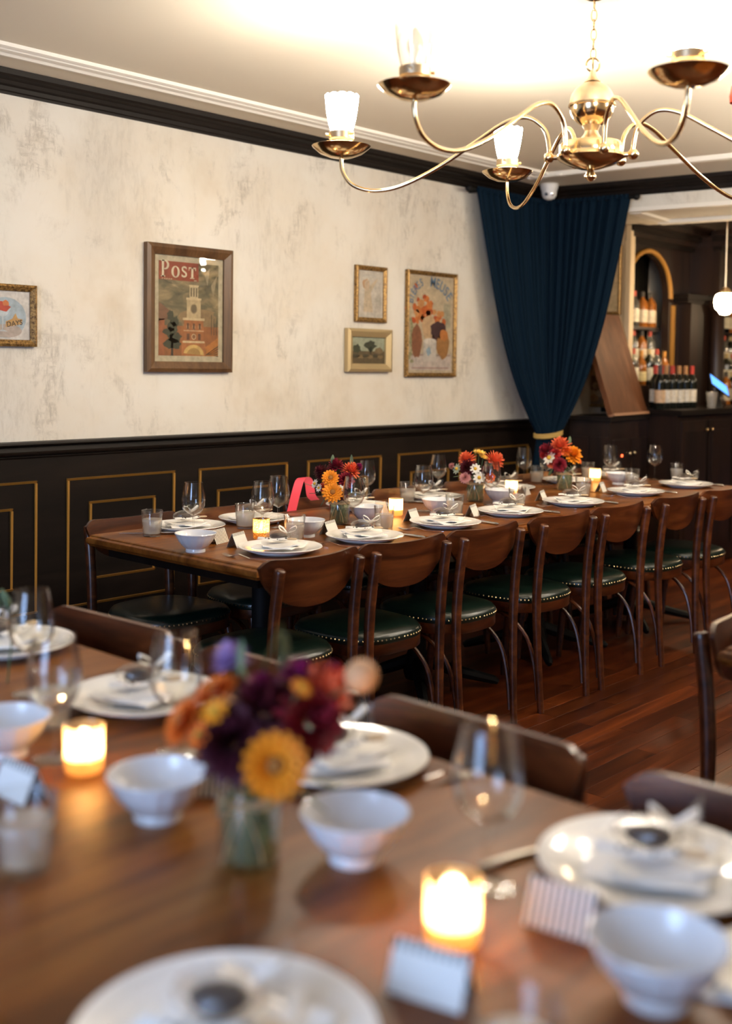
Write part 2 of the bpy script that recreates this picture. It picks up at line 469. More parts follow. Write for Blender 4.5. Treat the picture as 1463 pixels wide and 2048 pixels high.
# gold mouldings: frames of panels, pitch .73
p0 = 2.693
def mould(x0, x1, z0, z1):
    b = .0108; d = .010; y = WY-.022
    mb = MB()
    for (a0, a1, c0, c1) in ((x0, x1, z1-b, z1), (x0, x1, z0, z0+b), (x0, x0+b, z0+b, z1-b), (x1-b, x1, z0+b, z1-b)):
        mb.hexa([(a0, y, c0), (a0, y-d*.2, c0), (a1, y-d*.2, c0), (a1, y, c0), (a0, y, c1), (a0, y-d, c1), (a1, y-d, c1), (a1, y, c1)])
    return mb.build('panel_moulding', M_gold, wl, 0)
for k in range(-3, 5):
    x0 = p0 + .7325*k
    mould(x0, x0+.586, .313, .887)
    mould(x0+.114, x0+.586-.114, .425, .777)
# chair rail (stepped profile)
def rail_prof(y): return [(y, .985), (y-.026, .985), (y-.030, .990), (y-.030, .996), (y-.045, 1.000), (y-.050, 1.008), (y-.040, 1.014), (y-.036, 1.034), (y-.055, 1.040), (y-.060, 1.046), (y-.058, 1.054), (y, 1.056)]
struct('trim_1', MB().xprof(rail_prof(WY), -2.5, 6.36), M_dark, smooth=0, label='dark chair rail along the plaster wall')
def crown_prof(y): return [(y, 2.500), (y-.012, 2.500), (y-.014, 2.508), (y-.022, 2.512), (y-.026, 2.528), (y-.040, 2.534), (y-.046, 2.548), (y-.072, 2.556), (y-.078, 2.566), (y-.082, 2.588), (y, 2.588)]
struct('trim_2', MB().xprof(crown_prof(WY), -2.5, 6.40), M_dark, smooth=0, label='dark stained crown moulding at the top of the plaster wall')
struct('baseboard_left', MB().box(-2.5, 6.4, WY-.04, WY-.02, 0, .14), M_dark, label='dark baseboard along the panelled wall')
# ceiling cornice strip, left run and run along the partition
def strip_prof(y0, y1):
    return [(y0, 2.588), (y0, 2.574), (y0+.016, 2.570), (y0+.030, 2.574), (y0+.036, 2.568), (y0+.062, 2.566), (y0+.068, 2.572), (y1-.02, 2.560), (y1, 2.562), (y1, 2.588)]
struct('trim_3', MB().xprof(strip_prof(3.885, 3.99), -2.5, 5.80), M_cornice, smooth=0, label='white ceiling moulding running beside the plaster wall')
mb = MB(); prof = [(5.785, 2.562), (5.80, 2.560), (5.83, 2.572), (5.84, 2.566), (5.87, 2.568), (5.885, 2.588), (5.785, 2.588)]
n_ = len(prof)
ya, yb = 3.99, -3.2
pa = [(x, ya, z) for x, z in prof]; pb = [(x+.09, yb+4, z) for x, z in prof]; pb = [(x+.10*(3.99-0)/1.0*.0+.39*.25*4, -.0, z) for x, z in prof]
struct('trim_4', mb.add(pa+pb, [tuple(range(n_)), tuple(range(2*n_-1, n_-1, -1))]+[((i+1) % n_, i, n_+i, n_+(i+1) % n_) for i in range(n_)]), M_cornice, smooth=0, label='white ceiling moulding running towards the bar opening')
# plaster leaf ornaments on the moulding
orn = MB()
for k in range(16):
    a = random.uniform(-.16, .13); b = random.uniform(-.02, .03)
    orn.lathe([(0, -.016), (.012, -.010), (.016, 0)], 8, (5.80+abs(a)*.12+b*.6, 3.93+a*1.0, 2.571))
    orn.lathe([(0, -.014), (.010, -.008), (.014, 0)], 8, (5.74+a*1.0, 3.95+b, 2.571))
o = orn.build('ceiling_ornament', M_cornice); tag(o, 'white plaster leaf ornament on the ceiling moulding above the curtain', 'ornament')
orn = MB()
for k in range(12):
    orn.lathe([(0, -.010), (.010, -.007), (.016, 0)], 8, (3.03+random.uniform(-.1, .1), 4.03+random.uniform(-.012, .02), 2.588))
o = orn.build('peeling_paint', M_cornice); tag(o, 'ragged patch of peeling white paint beside the ceiling moulding', 'paint')

# partition: crown beam, lintel soffit, stub wall
mbc = MB()
cp = crown_prof(0)
pa = [RW(-.08, y, z) for y, z in cp]; pb = [RW(4.2, y, z) for y, z in cp]; n_ = len(cp)
struct('trim_5', mbc.add(pa+pb, [tuple(range(n_)), tuple(range(2*n_-1, n_-1, -1))]+[((i+1) % n_, i, n_+i, n_+(i+1) % n_) for i in range(n_)]), M_dark, smooth=0, label='dark crown moulding over the bar opening')
struct('lintel', MB().rbox(0, 4.2, .0, .78, 2.41, CEIL), M_plaster, label='plaster beam over the opening to the bar')
mt = MB()
mt.rbox(.0, 4.2, -.014, .055, 2.398, 2.424)
mt.rbox(.60, 4.2, .55, .64, 2.385, 2.415)
mt.rbox(.60, .68, .05, .60, 2.392, 2.412)
struct('trim_6', mt, M_cornice, label='cream moulding along the underside of the beam')
struct('wall_partition', MB().rbox(-.35, .357, .68, .76, 0, 2.41).rbox(.325, .362, .668, .68, 1.05, 2.41), M_cream, label='narrow cream wall beside the bar opening')
struct('wainscot_partition', MB().rbox(0.0, .235, .0, .66, 0, 1.03).rbox(0, .235, -.02, .66, 1.03, 1.056), M_dark, label='dark panelled ledge beneath the curtain')

# ------------------------------------------------------------------ chairs
def seat_outline(sc=1.0, n=44):
    pts = []
    for i in range(n):
        a = 2*PI*i/n; c, s = math.cos(a), math.sin(a)
        e = 2/2.9
        x = math.copysign(abs(c)**e, c); y = math.copysign(abs(s)**e, s)
        wy = .205 + .018*y
        pts.append((x*wy*sc, (.02+y*.205)*sc + (1-sc)*.02))
    return pts
def make_chair():
    t = empty('dining_chair', label='', cat='chair')
    # seat cushion
    mb = MB(); n = 44; rings = []
    for sc, z in ((1.0, .432), (1.015, .442), (1.0, .456), (.95, .468), (.80, .477), (.5, .481), (.2, .482)):
        rings.append([(x, y, z) for x, y in seat_outline(sc)])
    vs = [p for r in rings for p in r]; fs = []
    for k in range(len(rings)-1):
        for i in range(n): fs.append((k*n+i, k*n+(i+1) % n, (k+1)*n+(i+1) % n, (k+1)*n+i))
    fs.append(tuple((len(rings)-1)*n+i for i in range(n)))
    fs.append(tuple(range(n-1, -1, -1)))
    seat = mb.add(vs, fs).build('seat', M_leather, t, 60)
    nl = MB(); po = seat_outline(1.008, 260)
    acc = 0; last = po[0]; cnt = 0
    for p in po:
        acc += math.dist(p, last); last = p
        if acc > .0155 or cnt == 0:
            acc = 0; cnt += 1
            nx, ny = p[0], p[1]-.02; l = math.hypot(nx, ny); nx /= l; ny /= l
            c = Vector((p[0], p[1], .446)); u = Vector((-ny, nx, 0)); w = Vector((0, 0, 1)); o3 = Vector((nx, ny, 0)); r = .0042
            q = [c+u*r, c+w*r, c-u*r, c-w*r]
            nl.add(q+[c+o3*.0035], [(0, 1, 4), (1, 2, 4), (2, 3, 4), (3, 0, 4)])
    o = nl.build('nail_trim', M_nail, seat, 0); o['kind'] = 'stuff'; o['label'] = 'row of small brass nail heads'
    fr = MB(); n2 = 44
    a = seat_outline(1.0); b = seat_outline(.985)
    rg = [[(x, y, .392) for x, y in b], [(x, y, .397) for x, y in a], [(x, y, .432) for x, y in a]]
    fs = []
    for k in range(2):
        for i in range(n2): fs.append((k*n2+i, k*n2+(i+1) % n2, (k+1)*n2+(i+1) % n2, (k+1)*n2+i))
    fs.append(tuple(range(n2-1, -1, -1)))
    fr.add([p for r in rg for p in r], fs).build('seat_frame', M_chair, t, 40)
    # rear legs run up into the back posts
    for s in (-1, 1):
        path = catmull([(s*.172, -.225, 0), (s*.178, -.212, .20), (s*.186, -.203, .43), (s*.186, -.210, .60), (s*.184, -.228, .74), (s*.183, -.234, .772)], 4)
        rad = [.0135 + .0055*min(1, i/10) for i in range(len(path))]
        rad[-1] = .012; rad[-2] = .0175
        MB().tube(path, rad, 12).build('leg', M_chair, t)
        # hoop brace between rear and front leg
        hp = catmull([(s*.170, -.205, .05), (s*.172, -.190, .18), (s*.176, -.150, .30), (s*.178, -.06, .372), (s*.178, .03, .385), (s*.180, .11, .365), (s*.180, .17, .30), (s*.18, .195, .18), (s*.18, .205, .06)], 4)
        MB().tube(hp, .0085, 8).build('hoop_brace', M_chair, t)
        fl_ = catmull([(s*.172, .17, .40), (s*.176, .19, .30), (s*.182, .212, .12), (s*.184, .220, 0)], 4)
        MB().tube(fl_, [.019-.006*i/(len(fl_)-1) for i in range(len(fl_))], 12).build('leg', M_chair, t)
    # curved plywood backrest
    NW, NH = 28, 9; Wd = .228; th = .013
    def prof(u):
        x = (u*2-1)
        top = .800 - .012*(1-x*x) + .002
        top -= .028*max(0, abs(x)-.80)**2/.04
        bot = .630 + .155*(1-max(0, 1-abs(x)**2.3)**.55)
        bot = min(bot, top-.004)
        return top, bot
    def surf(off):
        def fn(u, v):
            x = (u*2-1); top, bot = prof(u)
            z = bot + (top-bot)*v
            y = -.218 + .034*x*x - .012*(z-.72)/.1 + off
            return (x*Wd, y, z)
        return fn
    mb = MB(); mb.grid(surf(0), NW, NH); nA = len(mb.v); mb.grid(surf(th), NW, NH)
    mb.f = [f if i < (NW-1)*(NH-1) else tuple(reversed(f)) for i, f in enumerate(mb.f)]
    edge = [j for j in range(NW)] + [k*NW+NW-1 for k in range(1, NH)] + [(NH-1)*NW+j for j in range(NW-2, -1, -1)] + [k*NW for k in range(NH-2, 0, -1)]
    for a, b in zip(edge, edge[1:]+edge[:1]): mb.f.append((b, a, nA+a, nA+b))
    back = mb.build('backrest', M_chair, t, 50, recalc=True)
    for s in (-1, 1):
        MB().lathe([(0, .004), (.006, .003), (.008, 0)], 10).move(Matrix.Translation((s*.183, -.242, .755)) @ Matrix.Rotation(PI/2, 4, 'X')).build('screw_cap', M_nail, back)
    return t
chairP = Proto(make_chair())
ORD = ['first', 'second', 'third', 'fourth', 'fifth', 'sixth', 'seventh', 'eighth']
NEARX = [2.494, 2.955, 3.415, 3.945, 4.408, 4.955, 5.43]
for i, x in enumerate(NEARX):
    rz = [.03, -.02, .02, 0, .01, -.01, .02][i]
    lab = ['walnut chair at the front left corner of the long table, seen from behind',
           'second walnut chair from the left on the near side of the long table',
           'third walnut chair from the left on the near side of the long table',
           'walnut chair in the middle of the near side row, long table',
           'third walnut chair from the right on the near side of the long table',
           'second walnut chair from the right on the near side of the long table',
           'walnut chair cut off by the right edge at the long table\'s far end'][i]
    chairP.put((x, 2.735, 0), rz, lab, 'chairs along the near side of the long table')
WALLX = [2.60, 3.08, 3.64, 4.20, 4.75, 5.30, 5.78]
for i, x in enumerate(WALLX):
    rz = PI + [.02, -.03, .02, 0, .03, 0, -.02][i]
    lab = ['walnut chair nearest the left end of the long table, back to the panelled wall',
           'second walnut chair from the left with its back to the panelled wall',
           'wall side walnut chair beside the pink ribbon',
           'wall side walnut chair behind the middle plates of the long table',
           'wall side walnut chair behind the middle bouquet',
           'wall side walnut chair behind the bouquet nearest the curtain',
           'wall side walnut chair closest to the curtain'][i]
    chairP.put((x, 3.45, 0), rz, lab, 'chairs along the wall side of the long table')
FGY = [2.20, 1.655, 1.145, .60]
for i, y in enumerate(FGY):
    lab = ['blurred dark chair back at the far left of the foreground table',
           'blurred chair back behind the purple flower of the foreground bouquet',
           'blurred dark chair back right of the foreground bouquet, above the white plate',
           'blurred dark chair back above the plate at the right edge'][i]
    chairP.put((1.32, y, 0), PI/2+[.06, -.03, .0, .05][i], lab, 'chairs along the foreground table')
chairP.put((2.688, .985, 0), PI+.03, 'walnut chair with green seat standing alone at the right edge', 'chairs along the side table')

# ------------------------------------------------------------------ tables
def table_top(mb, x0, x1, y0, y1, z=.75):
    prof = [(0, z), (.004, z-.002), (.010, z-.010), (.006, z-.013), (-.002, z-.022), (-.006, z-.026), (-.006, z-.038), (.010, z-.044)]
    # rings inset (negative = outwards)
    rings = []
    for ins, zz in [(.018, z), (.013, z-.003), (.012, z-.007), (.002, z-.012), (0, z-.017), (0, z-.030), (.006, z-.036), (.010, z-.042), (.03, z-.042)]:
        rings.append([(x0+ins, y0+ins, zz), (x1-ins, y0+ins, zz), (x1-ins, y1-ins, zz), (x0+ins, y1-ins, zz)])
    vs = [p for r in rings for p in r]; fs = [(0, 1, 2, 3)]
    for k in range(len(rings)-1):
        for i in range(4):
            j = (i+1) % 4; fs.append((k*4+i, (k+1)*4+i, (k+1)*4+j, k*4+j))
    k = len(rings)-1; fs.append((k*4+3, k*4+2, k*4+1, k*4))
    return mb.add(vs, fs)
def pedestal(t, cx, cy, w):
    MB().lathe([(0, .706), (.10, .706), (.10, .69), (.045, .66), (.038, .62), (.038, .16), (.052, .12), (.06, .06), (.05, .03), (0, .03)], 20, (cx, cy, 0)).build('pedestal', M_black, t)
    for k in range(4):
        a = PI/4 + k*PI/2
        d = Vector((math.cos(a), math.sin(a), 0)); c = Vector((cx, cy, 0))
        MB().tube([c+d*.03+Vector((0, 0, .11)), c+d*.18+Vector((0, 0, .06)), c+d*.34+Vector((0, 0, .022)), c+d*.36+Vector((0, 0, .012))], [.03, .026, .02, .012], 8).build('foot', M_black, t)
TX = [2.355, 3.27, 4.185, 5.10, 6.015]
for i in range(4):
    t = empty('dining_table', ((TX[i]+TX[i+1])/2, 3.13, 0), 0,
              ['square walnut table with moulded edge at the left end of the long row', 'square walnut table holding the left bouquet, second in the long row',
               'square walnut table holding the middle bouquet, third in the long row', 'square walnut table at the far end of the long row by the curtain'][i], 'table', 'square tables pushed into one long row')
    hw = (TX[i+1]-TX[i])/2-.002
    table_top(MB(), -hw, hw, -.482, .482).build('tabletop', M_table, t, 25)
    MB().box(-hw+.06, hw-.06, -.42, .42, .668, .709).build('apron', M_dark, t, 0)
    pedestal(t, 0, 0, .4)
t = empty('dining_table', (.985, 1.1, 0), 0, 'long blurred oak table filling the foreground', 'table')
table_top(MB(), -.455, .455, -1.6, 1.75).build('tabletop', M_table, t, 25)
MB().box(-.38, .38, -1.5, 1.65, .668, .709).build('apron', M_dark, t, 0)
pedestal(t, 0, -1.0, .4); pedestal(t, 0, 1.15, .4)
t = empty('dining_table', (2.97, .61, 0), 0, 'corner of a wooden table peeping in at the right edge', 'table')
table_top(MB(), -.50, .60, -.5, .545).build('tabletop', M_table, t, 25)
MB().box(-.43, .53, -.43, .47, .668, .709).build('apron', M_dark, t, 0)
pedestal(t, .05, 0, .4)

# ------------------------------------------------------------------ table ware prototypes
TZ = .7502
def make_plate():
    t = empty('dinner_plate', cat='plate')
    pr = [(0, .006), (.060, .006), (.088, .007), (.100, .013), (.140, .0215), (.1455, .0225), (.1465, .0205), (.142, .0175), (.118, .012), (.118, .009), (.108, .0085), (.106, .005), (.094, .004), (.092, .0), (.080, 0), (.078, .003), (0, .003)]
    MB().lathe(pr, 64).build('plate_body', M_white, t, 35)
    MB().lathe([(.1290, .0203), (.1300, .0208), (.1310, .0207)], 64).build('rim_line', M_white, t, 60)
    return t
plateP = Proto(make_plate())
def make_bowl():
    t = empty('footed_bowl', cat='bowl')
    NF = 16
    def rf(a, k):
        if 3 <= k <= 8: return 1 - .022*(1-abs(math.cos(a*NF/2)))
        return 1
    pr = [(0, 0), (.030, 0), (.0325, .003), (.0320, .011), (.038, .014), (.048, .023), (.0585, .036), (.0665, .050), (.0705, .060), (.0725, .0635), (.0715, .0655), (.0695, .064), (.0645, .050), (.055, .034), (.042, .021), (.025, .0155), (0, .014)]
    MB().lathe(pr, 96, rf=rf).build('bowl_body', M_bowl, t, 30)
    MB().lathe([(.0, .001), (.030, .001), (.0340, -.0002), (.0345, .005), (.0325, .0115)], 48).build('foot_ring', M_bowl, t, 50)
    return t
bowlP = Proto(make_bowl())
GH = .205
def make_wine():
    t = empty('wine_glass', cat='glass')
    MB().lathe([(.0335, GH), (.0375, .185), (.0425, .160), (.0445, .138), (.0425, .118), (.035, .101), (.022, .090), (.010, .084), (.0045, .080),
                (0, .0812), (.0040, .083), (.009, .087), (.021, .0925), (.034, .103), (.0413, .119), (.0433, .138), (.0413, .160), (.0363, .185), (.0325, GH), (.0335, GH)], 40).build('bowl', M_glass, t, 60)
    MB().lathe([(.0045, .082), (.0036, .065), (.0034, .030), (.0045, .014), (.008, .006)], 16).build('stem', M_glass, t, 60)
    MB().lathe([(.008, .006), (.020, .0035), (.034, .002), (.0355, .001), (.034, 0), (0, 0)], 36).build('foot', M_glass, t, 60)
    return t
wineP = Proto(make_wine())
def make_tumbler():
    t = empty('water_tumbler', cat='glass')
    MB().lathe([(0, 0), (.032, 0), (.0335, .002), (.0405, .095), (.0395, .0965), (.0385, .095), (.0322, .013), (.030, .010), (0, .0095)], 40).build('glass_body', M_glass, t, 40)
    MB().lathe([(0, .0105), (.0298, .0108), (.0319, .014), (.0362, .064), (.0355, .065), (0, .065)], 40).build('water', M_water, t, 40)
    MB().lathe([(.0404, .0935), (.0409, .0955), (.0400, .0975), (.0386, .0955)], 40).build('rim', M_glass, t, 60)
    return t
tumbP = Proto(make_tumbler())
def make_candle(mat):
    t = empty('votive_candle', cat='candle')
    MB().lathe([(0, .002), (.028, .002), (.0305, .006), (.031, .075), (.0300, .0755), (.0295, .074), (.029, .008), (.026, .005), (0, .005)], 36).build('glass_cup', mat, t, 40)
    MB().lathe([(0, .006), (.0275, .0065), (.0282, .026), (.026, .029), (.012, .0285), (0, .028)], 32).build('wax', M_waxm, t, 40)
    MB().tube([(0, 0, .028), (.0005, 0, .040)], .0009, 6).build('wick', M_black, t)
    MB().lathe([(0, .034), (.0030, .038), (.0040, .043), (.0028, .050), (.0010, .056), (0, .059)], 12).build('flame', M_flame, t, 80)
    L = bpy.data.lights.new('candle_light', 'POINT'); L.energy = 1.0; L.color = (1, .62, .28); L.shadow_soft_size = .012
    lo = bpy.data.objects.new('candle_light', L); COL.objects.link(lo); lo.parent = t; lo.location = (0, 0, .047)
    return t
candP = Proto(make_candle(M_votive)); candG = Proto(make_candle(M_votdots))
# striped material for place cards
M_stripe = pbr('striped_print', (.8, .77, .7), .7)
def _st(m):
    tc = nd(m, 'ShaderNodeTexCoord'); sp = nd(m, 'ShaderNodeSeparateXYZ'); lk(m, tc.outputs['Object'], sp.inputs[0])
    a = mathn(m, 'FRACT', mathn(m, 'MULTIPLY', sp.outputs[0], 118)); b = mathn(m, 'LESS_THAN', a, .45)
    lk(m, mixc(m, b, (.80, .77, .70), (.025, .022, .022)), bsdf(m).inputs['Base Color'])
_st(M_stripe)
M_fringe = pbr('fringe_print', (.8, .77, .7), .7)
def _fr(m):
    tc = nd(m, 'ShaderNodeTexCoord'); sp = nd(m, 'ShaderNodeSeparateXYZ'); lk(m, tc.outputs['Object'], sp.inputs[0])
    a = mathn(m, 'FRACT', mathn(m, 'MULTIPLY', sp.outputs[0], 118)); b = mathn(m, 'LESS_THAN', a, .45)
    h = mathn(m, 'GREATER_THAN', sp.outputs[2], .0400)
    lk(m, mixc(m, mathn(m, 'MULTIPLY', b, h), (.80, .77, .70), (.025, .022, .022)), bsdf(m).inputs['Base Color'])
_fr(M_fringe)
def make_card():
    t = empty('place_card', cat='card')
    w, h, d = .0425, .050, .022; th = .0006
    MB().hexa([(-w, -d, 0), (w, -d, 0), (w, -d+th, 0), (-w, -d+th, 0), (-w, 0, h), (w, 0, h), (w, th, h), (-w, th, h)]).build('name_panel', M_fringe, t, 0)
    MB().hexa([(-w, d, 0), (-w, d-th, 0), (w, d-th, 0), (w, d, 0), (-w, th, h), (-w, 0, h), (w, 0, h), (w, th, h)]).build('striped_panel', M_stripe, t, 0)
    return t
cardP = Proto(make_card())
def make_fork():
    t = empty('fork', cat='fork'); mb = MB()
    hp = [(-.0045, -.095), (-.006, -.085), (-.003, -.02), (-.0028, .03), (-.009, .045), (-.011, .058)]
    poly = hp + [(-x, y) for x, y in reversed(hp)]
    mb.prism(poly, 0, .0022)
    mb.v = [(x, y, z+.002+.010*math.exp(-((y-.03)/.02)**2)+.003*max(0, -y)/.1) for x, y, z in mb.v]
    mb.build('handle', M_silver, t, 0)
    for k in range(4):
        x = -.0088+.00587*k
        MB().tube([(x, .055, .004), (x, .075, .0025), (x*.97, .092, .006), (x*.95, .100, .010)], [.0017, .0015, .0012, .0006], 6).build('tine', M_silver, t)
    return t
forkP = Proto(make_fork())
def make_knife():
    t = empty('table_knife', cat='knife')
    MB().tube([(0, -.11, .005), (0, -.10, .005), (0, -.05, .0055), (0, .0, .005)], [.003, .0062, .0055, .004], 8).build('handle', M_silver, t)
    MB().prism([(-.0045, 0), (.0055, .0), (.0085, .02), (.0085, .09), (.002, .115), (-.0045, .118)], .0036, .0054).build('blade', M_silver, t, 0)
    return t
knifeP = Proto(make_knife())
def make_napkin():
    t = empty('folded_napkin', cat='napkin')
    rnd = random.Random(3)
    def layer(z0, s, rot, name):
        def fn(u, v):
            x = (u-.5)*s; y = (v-.5)*s
            z = z0 + .0035*math.sin(u*7+rot*3)*math.cos(v*6+rot) + .004*(abs(u-.5)*2)**4*math.sin(v*5+1) + .0035
            c, q = math.cos(rot), math.sin(rot)
            return (x*c-y*q, x*q+y*c, z)
        mb = MB(); mb.grid(fn, 16, 16); n = len(mb.v); mb.grid(lambda u, v: tuple(a+b for a, b in zip(fn(u, v), (0, 0, .0035))), 16, 16)
        ed = list(range(16))+[k*16+15 for k in range(1, 16)]+[15*16+j for j in range(14, -1, -1)]+[k*16 for k in range(14, 0, -1)]
        for a, b in zip(ed, ed[1:]+ed[:1]): mb.f.append((a, b, n+b, n+a))
        return mb.build(name, M_napkin, t, 50, recalc=True)
    layer(.010, .150, 0, 'lower_fold'); layer(.016, .128, .5, 'upper_fold')
    return t
napP = Proto(make_napkin())
M_choc = pbr('dark_chocolate_treat', (.045, .022, .013), .45)
M_printband = pbr('printed_band', (.80, .77, .7), .6)
def _pb(m):
    v = coords(m, (1, 1, 1)); n = nd(m, 'ShaderNodeTexVoronoi'); n.inputs['Scale'].default_value = 75; lk(m, v, n.inputs['Vector'])
    lk(m, mixc(m, mathn(m, 'LESS_THAN', n.outputs['Distance'], .33), (.80, .77, .70), (.02, .02, .02)), bsdf(m).inputs['Base Color'])
_pb(M_printband)
def make_favor():
    t = empty('wrapped_favor', cat='favor')
    rnd = random.Random(5)
    def blob(name, c, s, mat, jag, seg=14, rows=8, par=t):
        r2 = random.Random(9)
        def fn(u, v):
            a = u*2*PI; b = (v-.5)*PI; k = 1+jag*math.sin(a*5+v*9)*math.cos(v*11+a*2)
            return (c[0]+s[0]*k*math.cos(b)*math.cos(a), c[1]+s[1]*k*math.cos(b)*math.sin(a), c[2]+s[2]*math.sin(b))
        return MB().grid(fn, seg, rows, True).build(name, mat, par, 40)
    blob('treat', (0, .01, .020), (.030, .022, .014), M_choc, .10)
    blob('cellophane_wrap', (0, .012, .023), (.043, .034, .021), M_cello, .16, 22, 12)
    # ruffled twist of the wrapper
    def ruf(u, v):
        a = u*2*PI; r = .004+.030*v*(1+.25*math.sin(a*6))
        return (.030+.035*v, .02+r*math.cos(a)*.8, .030+r*math.sin(a)*.75+.012*v)
    MB().grid(ruf, 30, 5, True).build('wrapper_twist', M_cello, t, 50)
    # white ribbon bow
    for s in (-1, 1):
        lp = catmull([(.028, .018, .032), (.030+s*.012, .018-.015, .050), (.030+s*.030, .012, .058), (.030+s*.026, .022, .042), (.028, .018, .032)], 5)
        mb = MB()
        vs = []; fs = []
        for i, p in enumerate(lp):
            vs += [p+Vector((0, -.007, 0)), p+Vector((0, .007, .002))]
            if i: fs.append((2*i-2, 2*i-1, 2*i+1, 2*i))
        mb.add(vs, fs).build('bow_loop', M_napkin, t, 60)
    # printed band lying in front
    def band(u, v):
        a = -1.0+2.0*u
        return (.065*math.sin(a)-.01, -.030-.022*math.cos(a)+.012*v, .017+.006*v+.002*math.sin(u*9))
    MB().grid(band, 24, 3).build('printed_band', M_printband, t, 50)
    # pale wooden spoon
    MB().lathe([(0, .004), (.012, .003), (.015, 0), (.012, -.002), (0, -.003)], 16).move(Matrix.Translation((.055, -.035, .020)) @ Matrix.Diagonal((1.3, .8, 1, 1))).build('wooden_spoon', pbr('pale_wood', (.55, .40, .24), .6), t)
    return t
favP = Proto(make_favor())

def front_rz(p):   # rotation making local -y face the photographer
    return math.atan2(p[1], p[0]) - PI/2
def on(p, dz=0): return (p[0], p[1], TZ+dz)

# far table, near side
nearpl = [(560, 1091), (730, 1068), (890, 1041), (1020, 1019), (1146, 1000), (1262, 979), (1355, 964)]
refN = ['first plate from the left', 'second plate from the left', 'third plate from the left', 'middle plate', 'third plate from the right', 'second plate from the right', 'last plate on the right']
for i, (x, y) in enumerate(nearpl):
    p = Zp(x, y, .772); p.y = min(max(p.y, 2.815), 2.90)
    plateP.put(on(p), .3*i, f'white dinner plate, {refN[i]} along the near side of the long table', 'plates on the near side of the long table')
    napP.put(on(p, .006), .4+.5*i, f'white folded napkin on the {refN[i]}, near side of long table', 'napkins on the near side')
    favP.put(on(p+Vector((-.01, .0, 0)), .032), front_rz(p)+.2*((i % 3)-1), f'cellophane wrapped treat with bow on the {refN[i]}, near side', 'wrapped favors on the near side')
    if i not in (6,):
        forkP.put((p.x-.185, p.y-.03, TZ), .12+.1*(i % 3), f'silver fork left of the {refN[i]}, near side of the long table', 'forks on the near side')
    if i not in (0,):
        knifeP.put((p.x+.182, p.y-.03, TZ), -.05+.07*(i % 2), f'silver knife right of the {refN[i]}, near side of the long table', 'knives on the near side')
wallpl = [(357, 1045), (508, 1033), (681, 1003), (830, 986), (957, 966), (1085, 953), (1187, 944)]
for i, (x, y) in enumerate(wallpl):
    p = Zp(x, y, .772); p.y = min(max(p.y, 3.38), 3.455)
    k = (Zp(x, y, .772).x) ; p.x = k
    r = refN[i]
    plateP.put(on(p), .2*i, f'white dinner plate, {r} along the wall side of the long table', 'plates on the wall side of the long table')
    napP.put(on(p, .006), 1.1+.6*i, f'white folded napkin on the {r}, wall side of long table', 'napkins on the wall side')
    favP.put(on(p+Vector((-.01, .0, 0)), .032), front_rz(p)+.5, f'cellophane wrapped treat with bow on the {r}, wall side', 'wrapped favors on the wall side')
    if i in (0, 3):
        knifeP.put((p.x-.175, p.y+.0, TZ), PI/2-.7 if i == 0 else .2, f'silver knife left of the {r}, wall side of the long table', 'knives on the wall side')
# wine glasses (pixel of rim centre)
for (x, y, lab) in [(387, 960, 'wine glass standing alone behind the front left bowl of the long table'), (525, 963, 'wine glass directly behind the speckled gold candle'),
        (557, 948, 'wine glass just right of the speckled gold candle'), (707, 953, 'wine glass in front of the left bouquet'), (733, 925, 'wine glass behind the left bouquet'),
        (847, 931, 'left glass of the pair between the left and middle bouquets'), (876, 915, 'right glass of the pair between the left and middle bouquets'),
        (983, 923, 'wine glass in front of the middle bouquet'), (1003, 892, 'tall wine glass right of the middle bouquet against the dark panelling'), (1094, 893, 'wine glass in front of the bouquet nearest the curtain'),
        (1220, 885, 'wine glass right of the bouquet nearest the curtain'), (1310, 885, 'wine glass furthest right on the long table')]:
    p = Zp(x, y, TZ+GH); p.y = min(p.y, 3.56)
    if p.x > 5.95: p = p*(5.95/p.x)+CAM*(1-5.95/p.x)
    wineP.put(on(p), 0, 'clear ' + lab, 'wine glasses on the long table')
for (x, y, lab) in [(304, 1021, 'tumbler of iced water at the left end of the long table'), (490, 1003, 'tumbler of iced water left of the speckled gold candle'), (589, 1030, 'tumbler of water in front of the bowl right of the speckled candle'),
        (815, 964, 'tumbler of water left of the wine glass pair'), (768, 1012, 'water tumbler beside the small lit candle, second plate'), (909, 989, 'water tumbler left of the middle bouquet'),
        (1034, 975, 'water tumbler right of the middle bouquet'), (1073, 935, 'tall tumbler left of the bouquet nearest the curtain'), (1175, 925, 'water tumbler just right of the bouquet nearest the curtain'), (1166, 955, 'water tumbler behind the fifth near side plate'),
        (1264, 938, 'water tumbler between the two rightmost wine glasses'), (1353, 927, 'water tumbler furthest right on the long table')]:
    p = Zp(x, y, TZ+.096); p.y = min(p.y, 3.58)
    tumbP.put(on(p), 0, lab, 'water tumblers on the long table')
for (x, y, lab) in [(391, 1066, 'white fluted bowl at the front left of the long table'), (612, 1043, 'white bowl half hidden behind a tumbler near the left bouquet'), (732, 1012, 'white bowl behind the wine glass of the left bouquet'),
        (875, 998, 'white fluted bowl left of the middle bouquet'), (999, 978, 'white fluted bowl right of the middle bouquet'), (1236, 947, 'white bowl left of the rightmost tumblers')]:
    p = Zp(x, y, TZ+.064)
    bowlP.put(on(p), .2, lab, 'bowls on the long table')
for (x, y, P_, lab) in [(522, 1074, candG, 'speckled gold votive candle glowing at the left of the long table'), (791, 1031, candP, 'small lit votive candle between the left and middle bouquets'),
        (1022, 990, candP, 'small lit votive candle right of the middle bouquet'), (1189, 966, candP, 'small lit votive candle right of the bouquet nearest the curtain')]:
    p = Zp(x, y, TZ); P_.put(on(p), 0, lab, 'candles on the long table')
